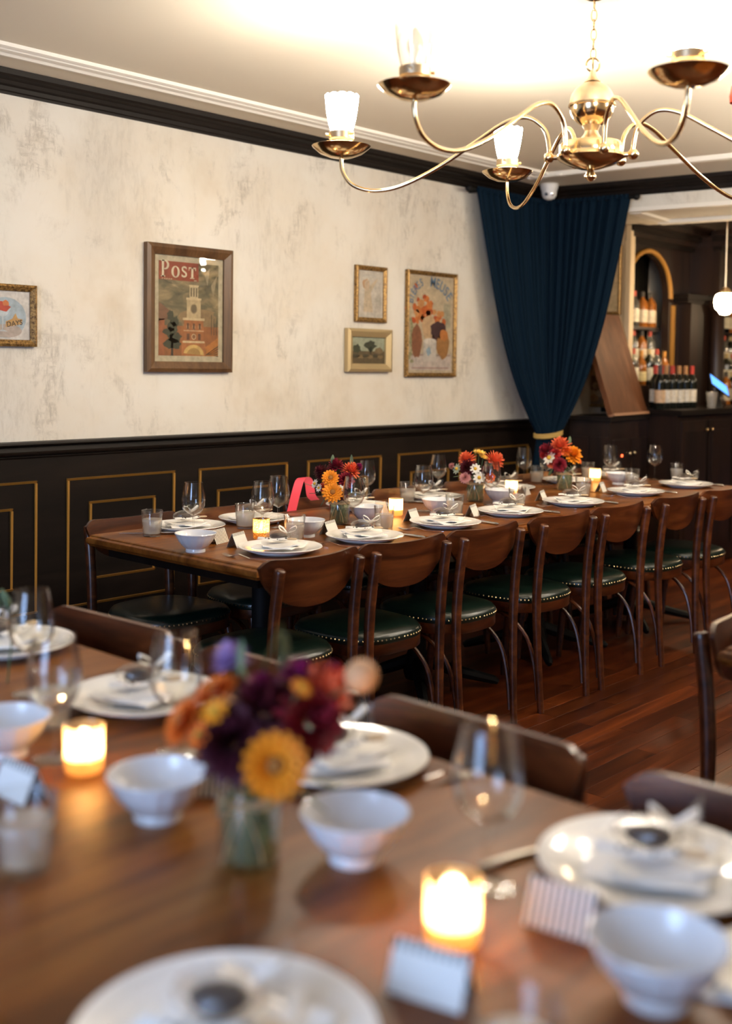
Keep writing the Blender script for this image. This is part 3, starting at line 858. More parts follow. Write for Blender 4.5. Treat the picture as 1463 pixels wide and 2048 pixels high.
for (x, y, rz, lab) in [(475, 1098, .35, 'white tent card beside the fork of the first near side plate'), (436, 1085, PI+.30, 'striped tent card behind the front left bowl'), (658, 1078, .3, 'white tent card in front of the left bouquet'),
        (823, 1050, .3, 'white tent card between second and third near side plates'), (944, 1031, .35, 'white tent card below the middle bouquet'), (760, 1024, PI+.2, 'striped tent card behind the small lit candle'),
        (1082, 1003, .35, 'white tent card left of the fifth near side plate'), (1201, 985, .3, 'white tent card left of the second plate from the right'), (1048, 990, PI+.3, 'striped tent card right of the middle bouquet')]:
    p = Zp(x, y, TZ); cardP.put(on(p), rz, lab, 'place cards on the long table')

# foreground table ware
for i, (x, y, lab) in enumerate([(290, 1383, 'blurred white plate behind the candle at the left'), (700, 1497, 'blurred white plate behind the foreground bouquet'), (1332, 1700, 'blurred white plate at the right edge'),
        (450, 2062, 'blurred white plate cut off by the bottom edge'), (25, 1278, 'blurred white plate cut off by the left edge')]):
    p = Zp(x, y, .772)
    if i in (0, 1, 2, 4): p.x = min(p.x, 1.285)
    plateP.put(on(p), .3*i, lab, 'plates on the foreground table')
    napP.put(on(p+Vector((0, 0, 0)), .006), [.2, .9, .35, .1, .6][i], lab.replace('white plate', 'white napkin on the plate'), 'napkins on the foreground table')
    favP.put(on(p+Vector((-.01, .0, 0)), .032), front_rz(p)+[.2, .4, .0, -.2, 1][i], lab.replace('white plate', 'wrapped treat on the plate'), 'favors on the foreground table')
for (x, y, lab) in [(315, 1546, 'blurred white bowl between the candle and the foreground bouquet'), (710, 1622, 'blurred white bowl right of the foreground vase'), (1315, 1876, 'blurred white bowl in the bottom right corner'), (12, 1432, 'blurred white bowl cut off by the left edge')]:
    p = Zp(x, y, TZ+.064); bowlP.put(on(p), .1, lab, 'bowls on the foreground table')
for (x, y, lab) in [(168, 1543, 'glowing votive candle at the left of the foreground table'), (904, 1885, 'glowing votive candle at the lower right of the foreground table')]:
    p = Zp(x, y, TZ); candP.put(on(p), 0, lab, 'candles on the foreground table')
for (x, y, lab) in [(978, 1452, 'large blurred wine glass at the right of the foreground table'), (352, 1264, 'blurred wine glass behind the plate at the left'), (62, 1180, 'blurred wine glass at the far left of the foreground table'), (108, 1275, 'blurred wine glass between left bowl and left candle')]:
    p = Zp(x, y, TZ+GH); p.x = min(p.x, 1.38)
    wineP.put(on(p), 0, lab, 'wine glasses on the foreground table')
for (x, y, lab) in [(48, 1590, 'blurred water tumbler at the left edge of the foreground table'), (1030, 2010, 'blurred water tumbler cut off by the bottom edge'), (105, 1345, 'blurred water tumbler behind the left wine glass')]:
    p = Zp(x, y, TZ+.096); tumbP.put(on(p), 0, lab, 'tumblers on the foreground table')
for (x, y, rz, lab) in [(862, 1985, -.42, 'blurred white tent card below the right candle, shaded blue'), (1128, 1842, PI-.40, 'blurred striped tent card left of the bottom right bowl'), (420, 1590, PI-.2, 'blurred striped tent card behind the foreground vase'), (40, 1590, -1.0, 'blurred white tent card above the left tumbler')]:
    p = Zp(x, y, TZ); cardP.put(on(p), front_rz(p)+rz, lab, 'place cards on the foreground table')
a = Zp(850, 1567, TZ); forkP.put(on(a), YAW-PI/2-1.15, 'blurred silver fork on the foreground table above the middle bowl', 'cutlery on the foreground table')
a = Zp(1085, 1705, TZ); knifeP.put(on(a), YAW-PI/2-1.0, 'blurred silver knife left of the plate at the right edge', 'cutlery on the foreground table')
a = Zp(1500, 1940, TZ); napP.put(on(a, -.0085), .5, 'blurred white napkin lying on the table in the bottom right corner', 'napkins on the foreground table')

# ------------------------------------------------------------------ bouquets
FM = {}
def fmat(col):
    if col not in FM:
        FM[col] = pbr('petal_%d' % len(FM), col, .65)
    return FM[col]
FMESH = {}
def flower_mesh(kind, col):
    key = (kind, col)
    if key in FMESH: return FMESH[key]
    rnd = random.Random(hash(kind) % 97 if False else len(kind)); mb = MB()
    def petal(el, az, L, w, cup):
        # a petal from the centre: base, middle, tip
        d = Vector((math.cos(el)*math.cos(az), math.cos(el)*math.sin(az), math.sin(el)))
        sx = Vector((-math.sin(az), math.cos(az), 0)); up = sx.cross(d)*-1
        if up.z < 0: up = -up
        b = d*(L*.18); m1 = d*(L*.62)+up*cup*L; tp = d*L+up*cup*.4*L
        q = [b-sx*w*.35, b+sx*w*.35, m1+sx*w-up*.0, m1-sx*w, m1+up*(-.06*L), tp+sx*w*.35, tp-sx*w*.35]
        o = len(mb.v); mb.v += [tuple(v) for v in q]
        mb.f += [(o, o+1, o+4), (o+1, o+2, o+4), (o+3, o, o+4), (o+2, o+5, o+4), (o+5, o+6, o+4), (o+6, o+3, o+4)]
    if kind == 'dahlia':
        n = 92; ga = PI*(3-math.sqrt(5))
        for i in range(n):
            t = i/(n-1); el = PI/2*.98 - t*1.85
            petal(el, i*ga, .92+.08*math.sin(i*1.7), .13+.06*t, .08)
    elif kind == 'zinnia':
        for ring, (n, el, L, w) in enumerate(((16, .12, 1.0, .2), (15, .34, .92, .19), (13, .58, .78, .17), (10, .85, .6, .14))):
            for i in range(n): petal(el, 2*PI*(i+.5*(ring % 2))/n, L, w, .04)
    elif kind == 'daisy':
        for ring, (n, el, L, w) in enumerate(((9, .15, 1.0, .26), (8, .35, .85, .22))):
            for i in range(n): petal(el, 2*PI*(i+.5*ring)/n, L, w, .03)
    elif kind == 'berry':
        mb.lathe([(0, -.9)]+[(math.cos(a)*.92, math.sin(a)*.92) for a in [k*PI/10-PI/2 for k in range(1, 10)]]+[(0, .92)], 18)
    me = mb.mesh('flower_'+kind, fmat(col), 0 if kind != 'berry' else 60)
    FMESH[key] = me; return me
M_eye = pbr('flower_eye', (.30, .11, .012), .8); M_eyey = pbr('yellow_flower_eye', (.62, .36, .03), .8)
eye_me = {m.name: MB().lathe([(.30, .12), (.28, .30), (.18, .40), (0, .43)], 14).mesh('flower_eye', m, 60) for m in (M_eye, M_eyey)}
leaf_mb = MB()
for j in range(7):
    v = j/6; w = .34*math.sin(PI*min(1, v*.92+.04))**.8
    leaf_mb.v += [(-w, 0.0+.12*v*v, v), (0, -.05+.12*v*v, v), (w, .12*v*v, v)]
    if j:
        o = (j-1)*3; leaf_mb.f += [(o, o+1, o+4, o+3), (o+1, o+2, o+5, o+4)]
leaf_me = {'g': leaf_mb.mesh('leaf', M_leaf, 60), 'd': leaf_mb.mesh('leaf', M_leafd, 60)}
jarH = .112
def make_jar():
    t = empty('jar_vase', cat='vase')
    MB().lathe([(0, 0), (.036, 0), (.040, .004), (.0415, .012), (.0415, .080), (.039, .092), (.0365, .098), (.0375, .102), (.0375, jarH), (.0355, jarH+.001), (.0345, jarH-.002), (.035, .100), (.037, .090), (.0395, .079), (.0395, .012), (.036, .007), (0, .006)], 40).build('glass_jar', M_glass, t, 40)
    MB().lathe([(0, .0075), (.035, .008), (.0388, .013), (.0388, .078), (.037, .082), (0, .082)], 32).build('water', M_vwater, t, 40)
    tw = MB()
    for k in range(3):
        tw.tube([(.0422*math.cos(a), .0422*math.sin(a), .086+k*.003+.001*math.sin(a*3)) for a in [2*PI*i/24 for i in range(24)]], .0012, 6, closed=True)
    tw.build('twine_wrap', M_twine, t)
    for s in (-1, 1):
        MB().tube(catmull([(-.01, -.042, .090), (-.01+s*.020, -.050, .100), (-.01+s*.034, -.050, .092), (-.01+s*.016, -.047, .086), (-.01, -.043, .089)], 4), .0011, 6).build('twine_loop', M_twine, t)
        MB().tube(catmull([(-.01, -.043, .089), (-.01+s*.012, -.048, .065), (-.01+s*.022, -.046, .035), (-.01+s*.026, -.044, .012)], 4), .0010, 6).build('twine_end', M_twine, t)
    return t
jarP = Proto(make_jar())
def bouquet(px, py, heads, leaves, jlabel, blabel, zscale=1.0):
    base = Zp(px, py, TZ); d0 = depth(base)
    jarP.put(on(base), front_rz(base), jlabel, 'jar vases with flowers')
    b = empty('bouquet', on(base), 0, blabel, 'bouquet', 'bouquets')
    rnd = random.Random(int(px))
    toC = (CAM-base); toC.z = 0; toC.normalize(); side = Vector((0, 0, 1)).cross(toC)
    for (x, y, R, kind, col, dd) in heads:
        P = Dp(x, y, d0-dd) - base; R_ = R*(d0-dd)/FPX*(1.28 if d0 > 3 else 1.2)
        o = bpy.data.objects.new('flower_head', flower_mesh(kind, col)); COL.objects.link(o); o.parent = b
        o.location = P; o.scale = (R_, R_, R_)
        out = Vector((P.x, P.y, 0)) + toC*.05 + Vector((0, 0, max(.02, P.z-jarH)*.9))
        if dd > .03: out = toC + Vector((0, 0, .45)) + side*(rnd.uniform(-.2, .2))
        o.rotation_mode = 'QUATERNION'; o.rotation_quaternion = out.normalized().to_track_quat('Z', 'Y')
        if kind in ('zinnia', 'daisy'):
            e = bpy.data.objects.new('flower_eye', eye_me[M_eye.name if kind == 'zinnia' else M_eyey.name]); COL.objects.link(e); e.parent = o
        nk = Vector((rnd.uniform(-.015, .015), rnd.uniform(-.015, .015), jarH))
        ft = Vector((rnd.uniform(-.022, .022), rnd.uniform(-.022, .022), .010))
        MB().tube(catmull([ft, nk, (P+nk)/2+Vector((0, 0, .008)), P], 4), .0018, 6).build('stem', M_stem, b)
    for (x, y, L, ang, k, dd) in leaves:
        P = Dp(x, y, d0-dd) - base
        o = bpy.data.objects.new('leaf', leaf_me[k]); COL.objects.link(o); o.parent = b; o.location = P
        L_ = L*d0/FPX; o.scale = (L_*.55, L_*.7, L_)
        dr = (RV*math.cos(ang) + Vector((0, 0, 1))*math.sin(ang) + toC*rnd.uniform(-.1, .35)).normalized()
        q = dr.to_track_quat('Z', 'Y'); o.rotation_mode = 'QUATERNION'
        # turn the flat side to the room
        o.rotation_quaternion = q
    # leafy greens inside the jar and around the collar
    for k in range(10):
        a = rnd.uniform(0, 2*PI); o = bpy.data.objects.new('leaf', leaf_me['d' if k % 2 else 'g']); COL.objects.link(o); o.parent = b
        o.location = (.026*math.cos(a), .026*math.sin(a), rnd.uniform(.02, .055)) if k < 5 else (.03*math.cos(a), .03*math.sin(a), jarH-.005)
        s = .045; o.scale = (s*.5, s*.5, s*(1 if k >= 5 else .8)); o.rotation_euler = (rnd.uniform(-.4, .4)+(.9 if k >= 5 else 0), rnd.uniform(-.3, .3), a-PI/2 if k >= 5 else a)
        if k >= 5: o.rotation_euler = (-.95, 0, a-PI/2)
    return b
BUR = (.090, .002, .007); CRI = (.26, .008, .022); COR = (.82, .16, .055); ORA = (.86, .17, .010); GLD = (.90, .31, .008); YEL = (.85, .55, .12)
MAG = (.30, .01, .10); LAV = (.50, .33, .60); WHT = (.80, .76, .66); PNK = (.70, .33, .30); PEA = (.72, .36, .16); RED = (.50, .02, .02); DKP = (.060, .0015, .010); GRW = (.40, .46, .34)
bouquet(500, 1722, [(372, 1445, 46, 'zinnia', ORA, .0), (432, 1388, 44, 'zinnia', ORA, -.02), (430, 1425, 26, 'daisy', GLD, .03), (400, 1470, 24, 'daisy', ORA, .03), (462, 1325, 38, 'dahlia', LAV, -.05),
        (470, 1490, 72, 'dahlia', DKP, .02), (530, 1430, 70, 'dahlia', BUR, -.01), (615, 1450, 66, 'dahlia', CRI, .02), (592, 1352, 34, 'dahlia', MAG, -.03), (640, 1390, 60, 'dahlia', COR, -.03), (520, 1385, 36, 'dahlia', MAG, -.02),
        (550, 1532, 58, 'zinnia', GLD, .09), (600, 1378, 20, 'daisy', GLD, .03), (555, 1500, 44, 'dahlia', BUR, .05), (722, 1352, 31, 'berry', PEA, .0), (655, 1355, 30, 'dahlia', MAG, -.05), (590, 1500, 40, 'dahlia', BUR, .03)],
        [(520, 1345, 110, 1.1, 'g', -.02), (500, 1370, 80, 2.0, 'g', -.03), (480, 1350, 70, 1.6, 'g', 0), (565, 1350, 90, 1.5, 'g', -.04), (700, 1380, 60, .6, 'g', -.02), (580, 1440, 70, .3, 'd', .03), (520, 1590, 60, -1.4, 'd', .04), (470, 1580, 60, -2.2, 'd', .04), (600, 1580, 70, -.8, 'd', .02), (630, 1560, 60, -.4, 'd', .0)],
        'blurred glass jar vase holding the foreground bouquet', 'large blurred bouquet of orange, crimson and gold flowers in the foreground')
bouquet(678, 1048, [(672, 934, 15, 'dahlia', CRI, -.02), (645, 946, 15, 'dahlia', BUR, -.01), (700, 944, 17, 'dahlia', COR, -.02), (690, 962, 16, 'dahlia', CRI, .01), (664, 986, 17, 'zinnia', GLD, .06), (660, 957, 14, 'zinnia', GLD, .04), (630, 968, 8, 'daisy', WHT, .02), (638, 976, 7, 'daisy', WHT, .03), (680, 977, 6, 'daisy', WHT, .05),
        (716, 935, 8, 'dahlia', MAG, -.03), (648, 975, 9, 'dahlia', COR, .02), (684, 990, 10, 'dahlia', BUR, .03)],
        [(664, 930, 22, 1.5, 'g', -.02), (702, 935, 26, 1.5, 'g', -.03), (640, 985, 22, 3.3, 'd', .02), (700, 985, 20, -.3, 'd', .02), (650, 995, 20, -2, 'd', .03), (625, 972, 18, 2.9, 'g', 0)],
        'glass jar vase tied with twine, left bouquet of the long table', 'left bouquet on the long table, dark red and gold flowers')
bouquet(950, 1003, [(935, 921, 16, 'dahlia', COR, -.01), (985, 924, 19, 'dahlia', COR, -.02), (958, 906, 11, 'daisy', YEL, -.01), (966, 914, 8, 'daisy', YEL, 0), (936, 937, 16, 'dahlia', BUR, .02), (950, 938, 9, 'daisy', WHT, .05), (958, 956, 10, 'daisy', WHT, .06), (930, 956, 10, 'dahlia', PNK, .04), (914, 938, 9, 'daisy', GRW, .02), (904, 932, 6, 'dahlia', PNK, 0), (972, 945, 12, 'dahlia', BUR, .02), (978, 955, 10, 'dahlia', ORA, .03)],
        [(918, 942, 20, 2.8, 'g', .01), (925, 950, 20, 3.4, 'g', .02), (950, 915, 20, 1.4, 'd', 0), (980, 965, 20, -.6, 'd', .02), (940, 965, 20, -2, 'd', .02)],
        'glass jar vase of the middle bouquet on the long table', 'middle bouquet on the long table with coral and white flowers')
bouquet(1128, 980, [(1121, 896, 19, 'dahlia', COR, 0), (1094, 902, 14, 'dahlia', CRI, 0), (1143, 912, 17, 'dahlia', GLD, .01), (1111, 908, 10, 'dahlia', RED, .03), (1099, 916, 12, 'daisy', WHT, .03), (1118, 930, 13, 'dahlia', CRI, .04), (1155, 920, 8, 'daisy', ORA, 0), (1132, 903, 9, 'dahlia', ORA, .03), (1104, 926, 10, 'dahlia', COR, .02), (1088, 910, 8, 'dahlia', RED, 0)],
        [(1138, 890, 18, 1.5, 'g', 0), (1140, 930, 24, -1.2, 'g', .03), (1130, 940, 24, -1.6, 'g', .03), (1150, 925, 22, -.8, 'd', .02), (1105, 935, 20, -2, 'd', .02)],
        'glass jar vase nearest the curtain on the long table', 'bouquet nearest the blue curtain with coral, red and yellow flowers')
settle()
# sprig at the far left edge of the foreground table
p = Dp(14, 1195, 2.25); sp = empty('greenery_sprig', (p.x, p.y, TZ), 0, 'pale green sprig peeping in at the left edge of foreground table', 'sprig')
for k in range(5):
    o = bpy.data.objects.new('leaf', leaf_me['g']); COL.objects.link(o); o.parent = sp; o.location = (.01*k-.02, 0, p.z-TZ-.02); o.scale = (.02, .02, .03+.004*k); o.rotation_euler = (.4*k-.8, .3, k*1.2)
MB().tube([(0, 0, 0), (.01, 0, (p.z-TZ)*.5), (0, 0, p.z-TZ)], .002, 6).build('stem', M_stem, sp)
# pink ribbon
rb = MB(); pts = catmull([Yp(583, 1022, 3.585), Yp(592, 985, 3.59), Yp(600, 960, 3.60), Yp(610, 955, 3.60), Yp(618, 965, 3.61), Yp(622, 990, 3.62), Yp(630, 1000, 3.63)], 6)
dv = Vector((.028, 0, .0))
vs = []; fs = []
for i, q in enumerate(pts):
    vs += [q-dv, q+dv, q+dv+Vector((0, .0012, 0)), q-dv+Vector((0, .0012, 0))]
    if i:
        o = 4*i
        for k in range(4): fs.append((o-4+k, o-4+(k+1) % 4, o+(k+1) % 4, o+k))
fs += [(3, 2, 1, 0), (len(vs)-4, len(vs)-3, len(vs)-2, len(vs)-1)]
o = rb.add(vs, fs).build('ribbon_loop', M_pinkrib, None, 60); tag(o, 'bright pink ribbon loop standing at the wall side of the long table', 'ribbon')

# ------------------------------------------------------------------ pictures
def flat(name, col, rough=.6):
    return MATS.get('art_'+name) or pbr('art_'+name, col, rough)
ART = {}
def amat(col):
    k = tuple(round(c, 3) for c in col)
    if k not in ART:
        m = pbr('print_ink_%d' % len(ART), k, .55)
        c = ramp(m, noise(m, coords(m), 35, 4, .65), [(.3, tuple(v*.7 for v in k)), (.6, k), (.8, tuple(min(1, v*1.2) for v in k))])
        lk(m, c, bsdf(m).inputs['Base Color']); ART[k] = m
    return ART[k]
def picture(name, x0, x1, z0, z1, bar, dep, fmat_, label, mat_col=(.7, .66, .55), mat_w=0.0, glass=True, cat='picture', tilt=0):
    w, h = x1-x0, z1-z0
    t = empty(name, ((x0+x1)/2, WY, (z0+z1)/2), 0, label, cat, 'framed pictures on the plaster wall'); t.rotation_euler = (0, tilt, 0)
    MB().frame(w, h, bar, dep, -.002).build('frame', fmat_, t, 0, recalc=True)
    MB().box(-w/2+bar*.5, w/2-bar*.5, -.010, -.002, -h/2+bar*.5, h/2-bar*.5).build('mount', amat(mat_col), t, 0)
    if glass: MB().box(-w/2+bar*.9, w/2-bar*.9, -.0185, -.0175, -h/2+bar*.9, h/2-bar*.9).build('glazing', M_pane, t, 0)
    return t, w-2*bar, h-2*bar
LAYER = [0]
def art(t, poly, col, lift, name='print_shape', par=None):
    # poly in metres relative to the picture centre (x right, z up), a very thin printed layer
    y = -.0102-lift*.00025
    mb = MB(); n = len(poly)
    A = sum(poly[i][0]*poly[(i+1) % n][1]-poly[(i+1) % n][0]*poly[i][1] for i in range(n))
    if A < 0: poly = poly[::-1]
    mb.v = [(x, y, z) for x, z in poly]+[(x, y+.0002, z) for x, z in poly]; mb.f = [tuple(range(n))]+[(i+n, (i+1) % n+n, (i+1) % n, i) for i in range(n)]
    return mb.build(name, amat(col), par or t, 0)
def ell(cx, cz, rx, rz, n=20, a0=0, a1=2*PI, jag=0, seed=1):
    r = random.Random(seed)
    return [(cx+rx*math.cos(a0+(a1-a0)*i/n)*(1+r.uniform(-jag, jag)), cz+rz*math.sin(a0+(a1-a0)*i/n)*(1+r.uniform(-jag, jag))) for i in range(n)]
def rect(x0, x1, z0, z1): return [(x0, z0), (x1, z0), (x1, z1), (x0, z1)]
def text(t, s, x, z, size, col, lift, sx=1.0, rot=0, name='lettering'):
    cu = bpy.data.curves.new('txt', 'FONT'); cu.body = s; cu.size = size; cu.align_x = 'CENTER'; cu.align_y = 'CENTER'; cu.offset = size*.012
    ob = bpy.data.objects.new('txt', cu); COL.objects.link(ob)
    dg = bpy.context.evaluated_depsgraph_get(); dg.update()
    me = bpy.data.meshes.new_from_object(ob.evaluated_get(dg)); bpy.data.objects.remove(ob); bpy.data.curves.remove(cu)
    me.materials.clear(); me.materials.append(amat(col)); me.name = name
    y = -.0102-lift*.00025; c, q = math.cos(rot), math.sin(rot)
    for v in me.vertices:
        a, b = v.co.x*sx, v.co.y
        v.co = (x+a*c-b*q, y, z+a*q+b*c)
    o = bpy.data.objects.new(name, me); COL.objects.link(o); o.parent = t; return o
# --- POST cover
t, w, h = picture('framed_magazine_cover', 3.115, 3.630, 1.355, 1.955, .050, .034, M_frame, 'large oak framed magazine cover headed POST with a clock tower', (.50, .43, .28))
pw, ph = w/2-.028, h/2-.028
art(t, rect(-pw, pw, -ph, ph), (.17, .14, .065), 1)
skym = pbr('print_cloudy_sky', (.2, .16, .08), .55)
_v = coords(skym, (3.2, 1, 7.5), rot=(0, .35, 0))
lk(skym, ramp(skym, noise(skym, _v, 2.6, 6, .62, .6), [(.30, (.055, .050, .026)), (.48, (.14, .115, .055)), (.62, (.27, .20, .095)), (.80, (.42, .32, .17))]), bsdf(skym).inputs['Base Color'])
sk = art(t, rect(-pw, pw, -ph*.5, ph), (.2, .16, .08), 2, 'print_sky'); sk.data.materials.clear(); sk.data.materials.append(skym)
art(t, ell(.06, -.045, .115, .055, 26, jag=.16, seed=4), (.27, .175, .075), 3)
art(t, rect(-pw, pw, -ph, -ph*.36), (.30, .105, .026), 3.7)
# generic clock tower
tx = .028; CRM = (.60, .46, .25); BRK = (.36, .125, .032)
art(t, rect(tx-.072, tx+.072, -ph, -.152), (.42, .15, .04), 4); art(t, rect(tx-.059, tx+.059, -.155, -.048), BRK, 4)
art(t, rect(tx-.066, tx+.066, -.052, -.040), CRM, 5); art(t, rect(tx-.066, tx+.066, -.160, -.150), CRM, 5); art(t, rect(tx-.061, tx+.061, -.104, -.099), (.55, .36, .18), 5)
for k in (-1, 0, 1): art(t, ell(tx+k*.036, -.083, .0085, .014, 12), (.60, .42, .22), 5); art(t, rect(tx+k*.036-.006, tx+k*.036+.006, -.095, -.066), (.11, .05, .02), 6)
for k in (-1, 1): art(t, rect(tx+k*.034-.008, tx+k*.034+.008, -.145, -.115), (.12, .05, .02), 6)
art(t, ell(tx, -.130, .014, .014, 14), CRM, 6); art(t, ell(tx, -.130, .010, .010, 14), (.22, .09, .03), 7)
art(t, rect(tx-.042, tx+.042, -.040, .050), (.53, .40, .21), 4); art(t, ell(tx, .004, .021, .024), (.30, .22, .11), 5); art(t, ell(tx, .004, .016, .019), (.15, .11, .055), 6)
art(t, rect(tx-.046, tx+.046, .046, .056), CRM, 5); art(t, rect(tx-.026, tx+.026, .056, .115), (.55, .43, .24), 4)
for k in (-1, 0, 1): art(t, rect(tx+k*.016-.0045, tx+k*.016+.0045, .062, .104), (.15, .115, .06), 5)
art(t, rect(tx-.029, tx+.029, .110, .117), CRM, 5); art(t, ell(tx, .117, .023, .030, 14, 0, PI), (.22, .17, .09), 5)
art(t, rect(tx-.008, tx+.008, .144, .162), (.5, .39, .21), 5); art(t, [(tx-.005, .162), (tx+.005, .162), (tx, .205)], (.46, .36, .2), 5)
art(t, ell(tx, -ph+.004, .062, .050, 18, 0, PI), (.62, .40, .12), 6); art(t, ell(tx, -ph+.004, .042, .034, 18, 0, PI), (.38, .22, .06), 7)
art(t, [(-pw, .03), (-pw+.08, -.02), (-pw+.06, -.05), (-pw, -.06)], (.20, .09, .04), 4); art(t, rect(-pw, -pw+.035, -ph, -.05), (.33, .10, .03), 4)
for k in range(6): art(t, ell(-pw*.55+.018*math.sin(k*2.1), -.165+.026*k, .044-.005*k, .026, 16, jag=.35, seed=k), (.045, .05, .022), 6)
art(t, rect(-pw*.55-.008, -pw*.55+.004, -ph, -.14), (.03, .025, .015), 6)
art(t, [(tx+.07, -.18), (pw, -.13), (pw, -ph), (tx+.08, -ph)], (.46, .17, .03), 5)
for k in range(5): art(t, [(tx+.07+.012*k, -ph+.005), (tx+.082+.012*k, -ph+.005), (pw-.0, -.17-.012*k), (pw, -.178-.012*k)], (.10, .05, .02), 6)
for k in range(3): art(t, rect(pw-.045+.016*k, pw-.041+.016*k, -.12, -.02-.02*k), (.08, .06, .03), 6)
art(t, [(pw*.52, .17), (pw*.70, .205), (pw*.62, .12)], (.36, .29, .17), 4); art(t, [(pw*.74, .12), (pw*.95, .17), (pw*.82, .06)], (.32, .25, .14), 4)
art(t, rect(-pw, -pw+.235, ph-.088, ph-.0), (.27, .045, .012), 6)
# serif letters built as shapes: P O S T
def serifP(x, z, H, par): 
    c = (.66, .57, .38); W2 = H*.62
    art(t, rect(x+.10*W2, x+.36*W2, z, z+H), c, 8, 'letter'); art(t, rect(x, x+.50*W2, z, z+.07*H), c, 8, 'letter'); art(t, rect(x, x+.4*W2, z+.93*H, z+H), c, 8, 'letter')
    o = [(x+.30*W2, z+H)]+[(x+.52*W2+.46*W2*math.cos(a), z+.72*H+.28*H*math.sin(a)) for a in [PI/2-PI*k/12 for k in range(13)]]+[(x+.30*W2, z+.44*H)]
    i = [(x+.30*W2, z+.52*H)]+[(x+.48*W2+.24*W2*math.cos(a), z+.72*H+.2*H*math.sin(a)) for a in [-PI/2+PI*k/12 for k in range(13)]]+[(x+.30*W2, z+.92*H)]
    art(t, o+i, c, 8, 'letter')
def serifO(x, z, H):
    c = (.66, .57, .38); R = H*.46
    o = [(x+R+R*math.cos(2*PI*k/24), z+H/2+H*.51*math.sin(2*PI*k/24)) for k in range(25)]
    i = [(x+R+R*.48*math.cos(-2*PI*k/24), z+H/2+H*.42*math.sin(-2*PI*k/24)) for k in range(25)]
    art(t, o+i, c, 8, 'letter')
def serifT(x, z, H):
    c = (.66, .57, .38); W2 = H*.8
    art(t, rect(x, x+W2, z+.90*H, z+H), c, 8, 'letter'); art(t, rect(x+.36*W2, x+.64*W2, z, z+H), c, 8, 'letter'); art(t, rect(x+.2*W2, x+.8*W2, z, z+.07*H), c, 8, 'letter')
    art(t, [(x, z+.70*H), (x+.07*W2, z+.70*H), (x+.13*W2, z+.9*H), (x, z+.9*H)], c, 8, 'letter'); art(t, [(x+W2, z+.70*H), (x+.93*W2, z+.70*H), (x+.87*W2, z+.9*H), (x+W2, z+.9*H)], c, 8, 'letter')
bx, bz = -pw+.012, ph-.075
serifP(bx, bz, .078, t); serifO(bx+.060, bz, .054); 
text(t, 'S', bx+.136, bz+.027, .074, (.66, .57, .38), 8, 1.05, 0, 'letter'); serifT(bx+.163, bz, .054)
for k in range(5): art(t, rect(bx+.004+.013*k, bx+.013+.013*k, bz-.011, bz-.006), (.45, .34, .2), 8, 'fine_print')
art(t, rect(bx+.195, bx+.212, bz-.011, bz-.006), (.45, .34, .2), 8, 'fine_print')

# --- tall poster: generic flower-and-glass design in the same colours with its lettering
t, w, h = picture('framed_poster', 4.958, 5.424, 1.335, 1.960, .024, .028, M_goldf, 'tall gilt framed beer poster with blue lettering nearest the curtain', (.66, .56, .42))
pw, ph = w/2-.004, h/2-.004
art(t, rect(-pw, pw, -ph, ph), (.62, .50, .33), 1)
art(t, rect(-pw+.01, pw-.01, -ph+.012, -ph*.62), (.60, .51, .44), 2); art(t, rect(-pw+.02, pw-.02, -ph*.66, -ph*.63), (.40, .28, .22), 3); art(t, rect(-pw+.03, pw-.03, -ph*.93, -ph*.90), (.45, .30, .25), 3)
rr = random.Random(11)
for k in range(46): art(t, ell(-.04+rr.gauss(0, .065), .070+rr.gauss(0, .042), rr.uniform(.014, .032), rr.uniform(.014, .028), 13, jag=.28, seed=k), rr.choice([(.62, .14, .025), (.70, .22, .05), (.52, .09, .02), (.66, .30, .10)]), 3+k % 4)
art(t, ell(-.02, -.02, .065, .075, 18, jag=.08, seed=2), (.66, .44, .24), 7); art(t, ell(.06, -.03, .075, .05, 16, jag=.2, seed=5), (.07, .03, .03), 8); art(t, ell(.05, -.09, .045, .06, 14, jag=.15, seed=6), (.10, .04, .03), 7)
art(t, ell(.115, -.12, .06, .085, 18, jag=.12, seed=7), (.42, .20, .06), 8); art(t, ell(.12, -.06, .045, .035, 14, jag=.2, seed=8), (.60, .22, .05), 9)
art(t, ell(-.13, -.10, .05, .10, 16, jag=.15, seed=9), (.28, .11, .05), 7); art(t, rect(-.07, .05, -.22, -.10), (.62, .56, .48), 9); art(t, ell(-.01, -.10, .06, .018, 16), (.74, .68, .58), 10); art(t, ell(-.02, -.16, .02, .025, 12, jag=.3, seed=3), (.30, .42, .50), 10)
for k in range(12): art(t, ell(-.19+rr.uniform(-.01, .02), -.22+.022*k, .014, .012, 9, jag=.3, seed=k), (.34, .33, .17), 6)
for k in range(8): art(t, rect(.12+.008*k, .123+.008*k, -.02, .13), (.28, .33, .24), 4)
S1 = 'BIÈRES'; S2 = 'MEUSE'
for k, ch in enumerate(S1):
    a = PI*.93-k*.155; text(t, ch, .02+.215*math.cos(a)*1.0, .095+.175*math.sin(a), .066, (.16, .26, .38), 12, .75, a-PI/2, 'letter')
for k, ch in enumerate(S2):
    a = PI*.47-k*.21; text(t, ch, -.01+.215*math.cos(a), .060+.19*math.sin(a), .088, (.16, .26, .38), 12, .8, a-PI/2, 'letter')
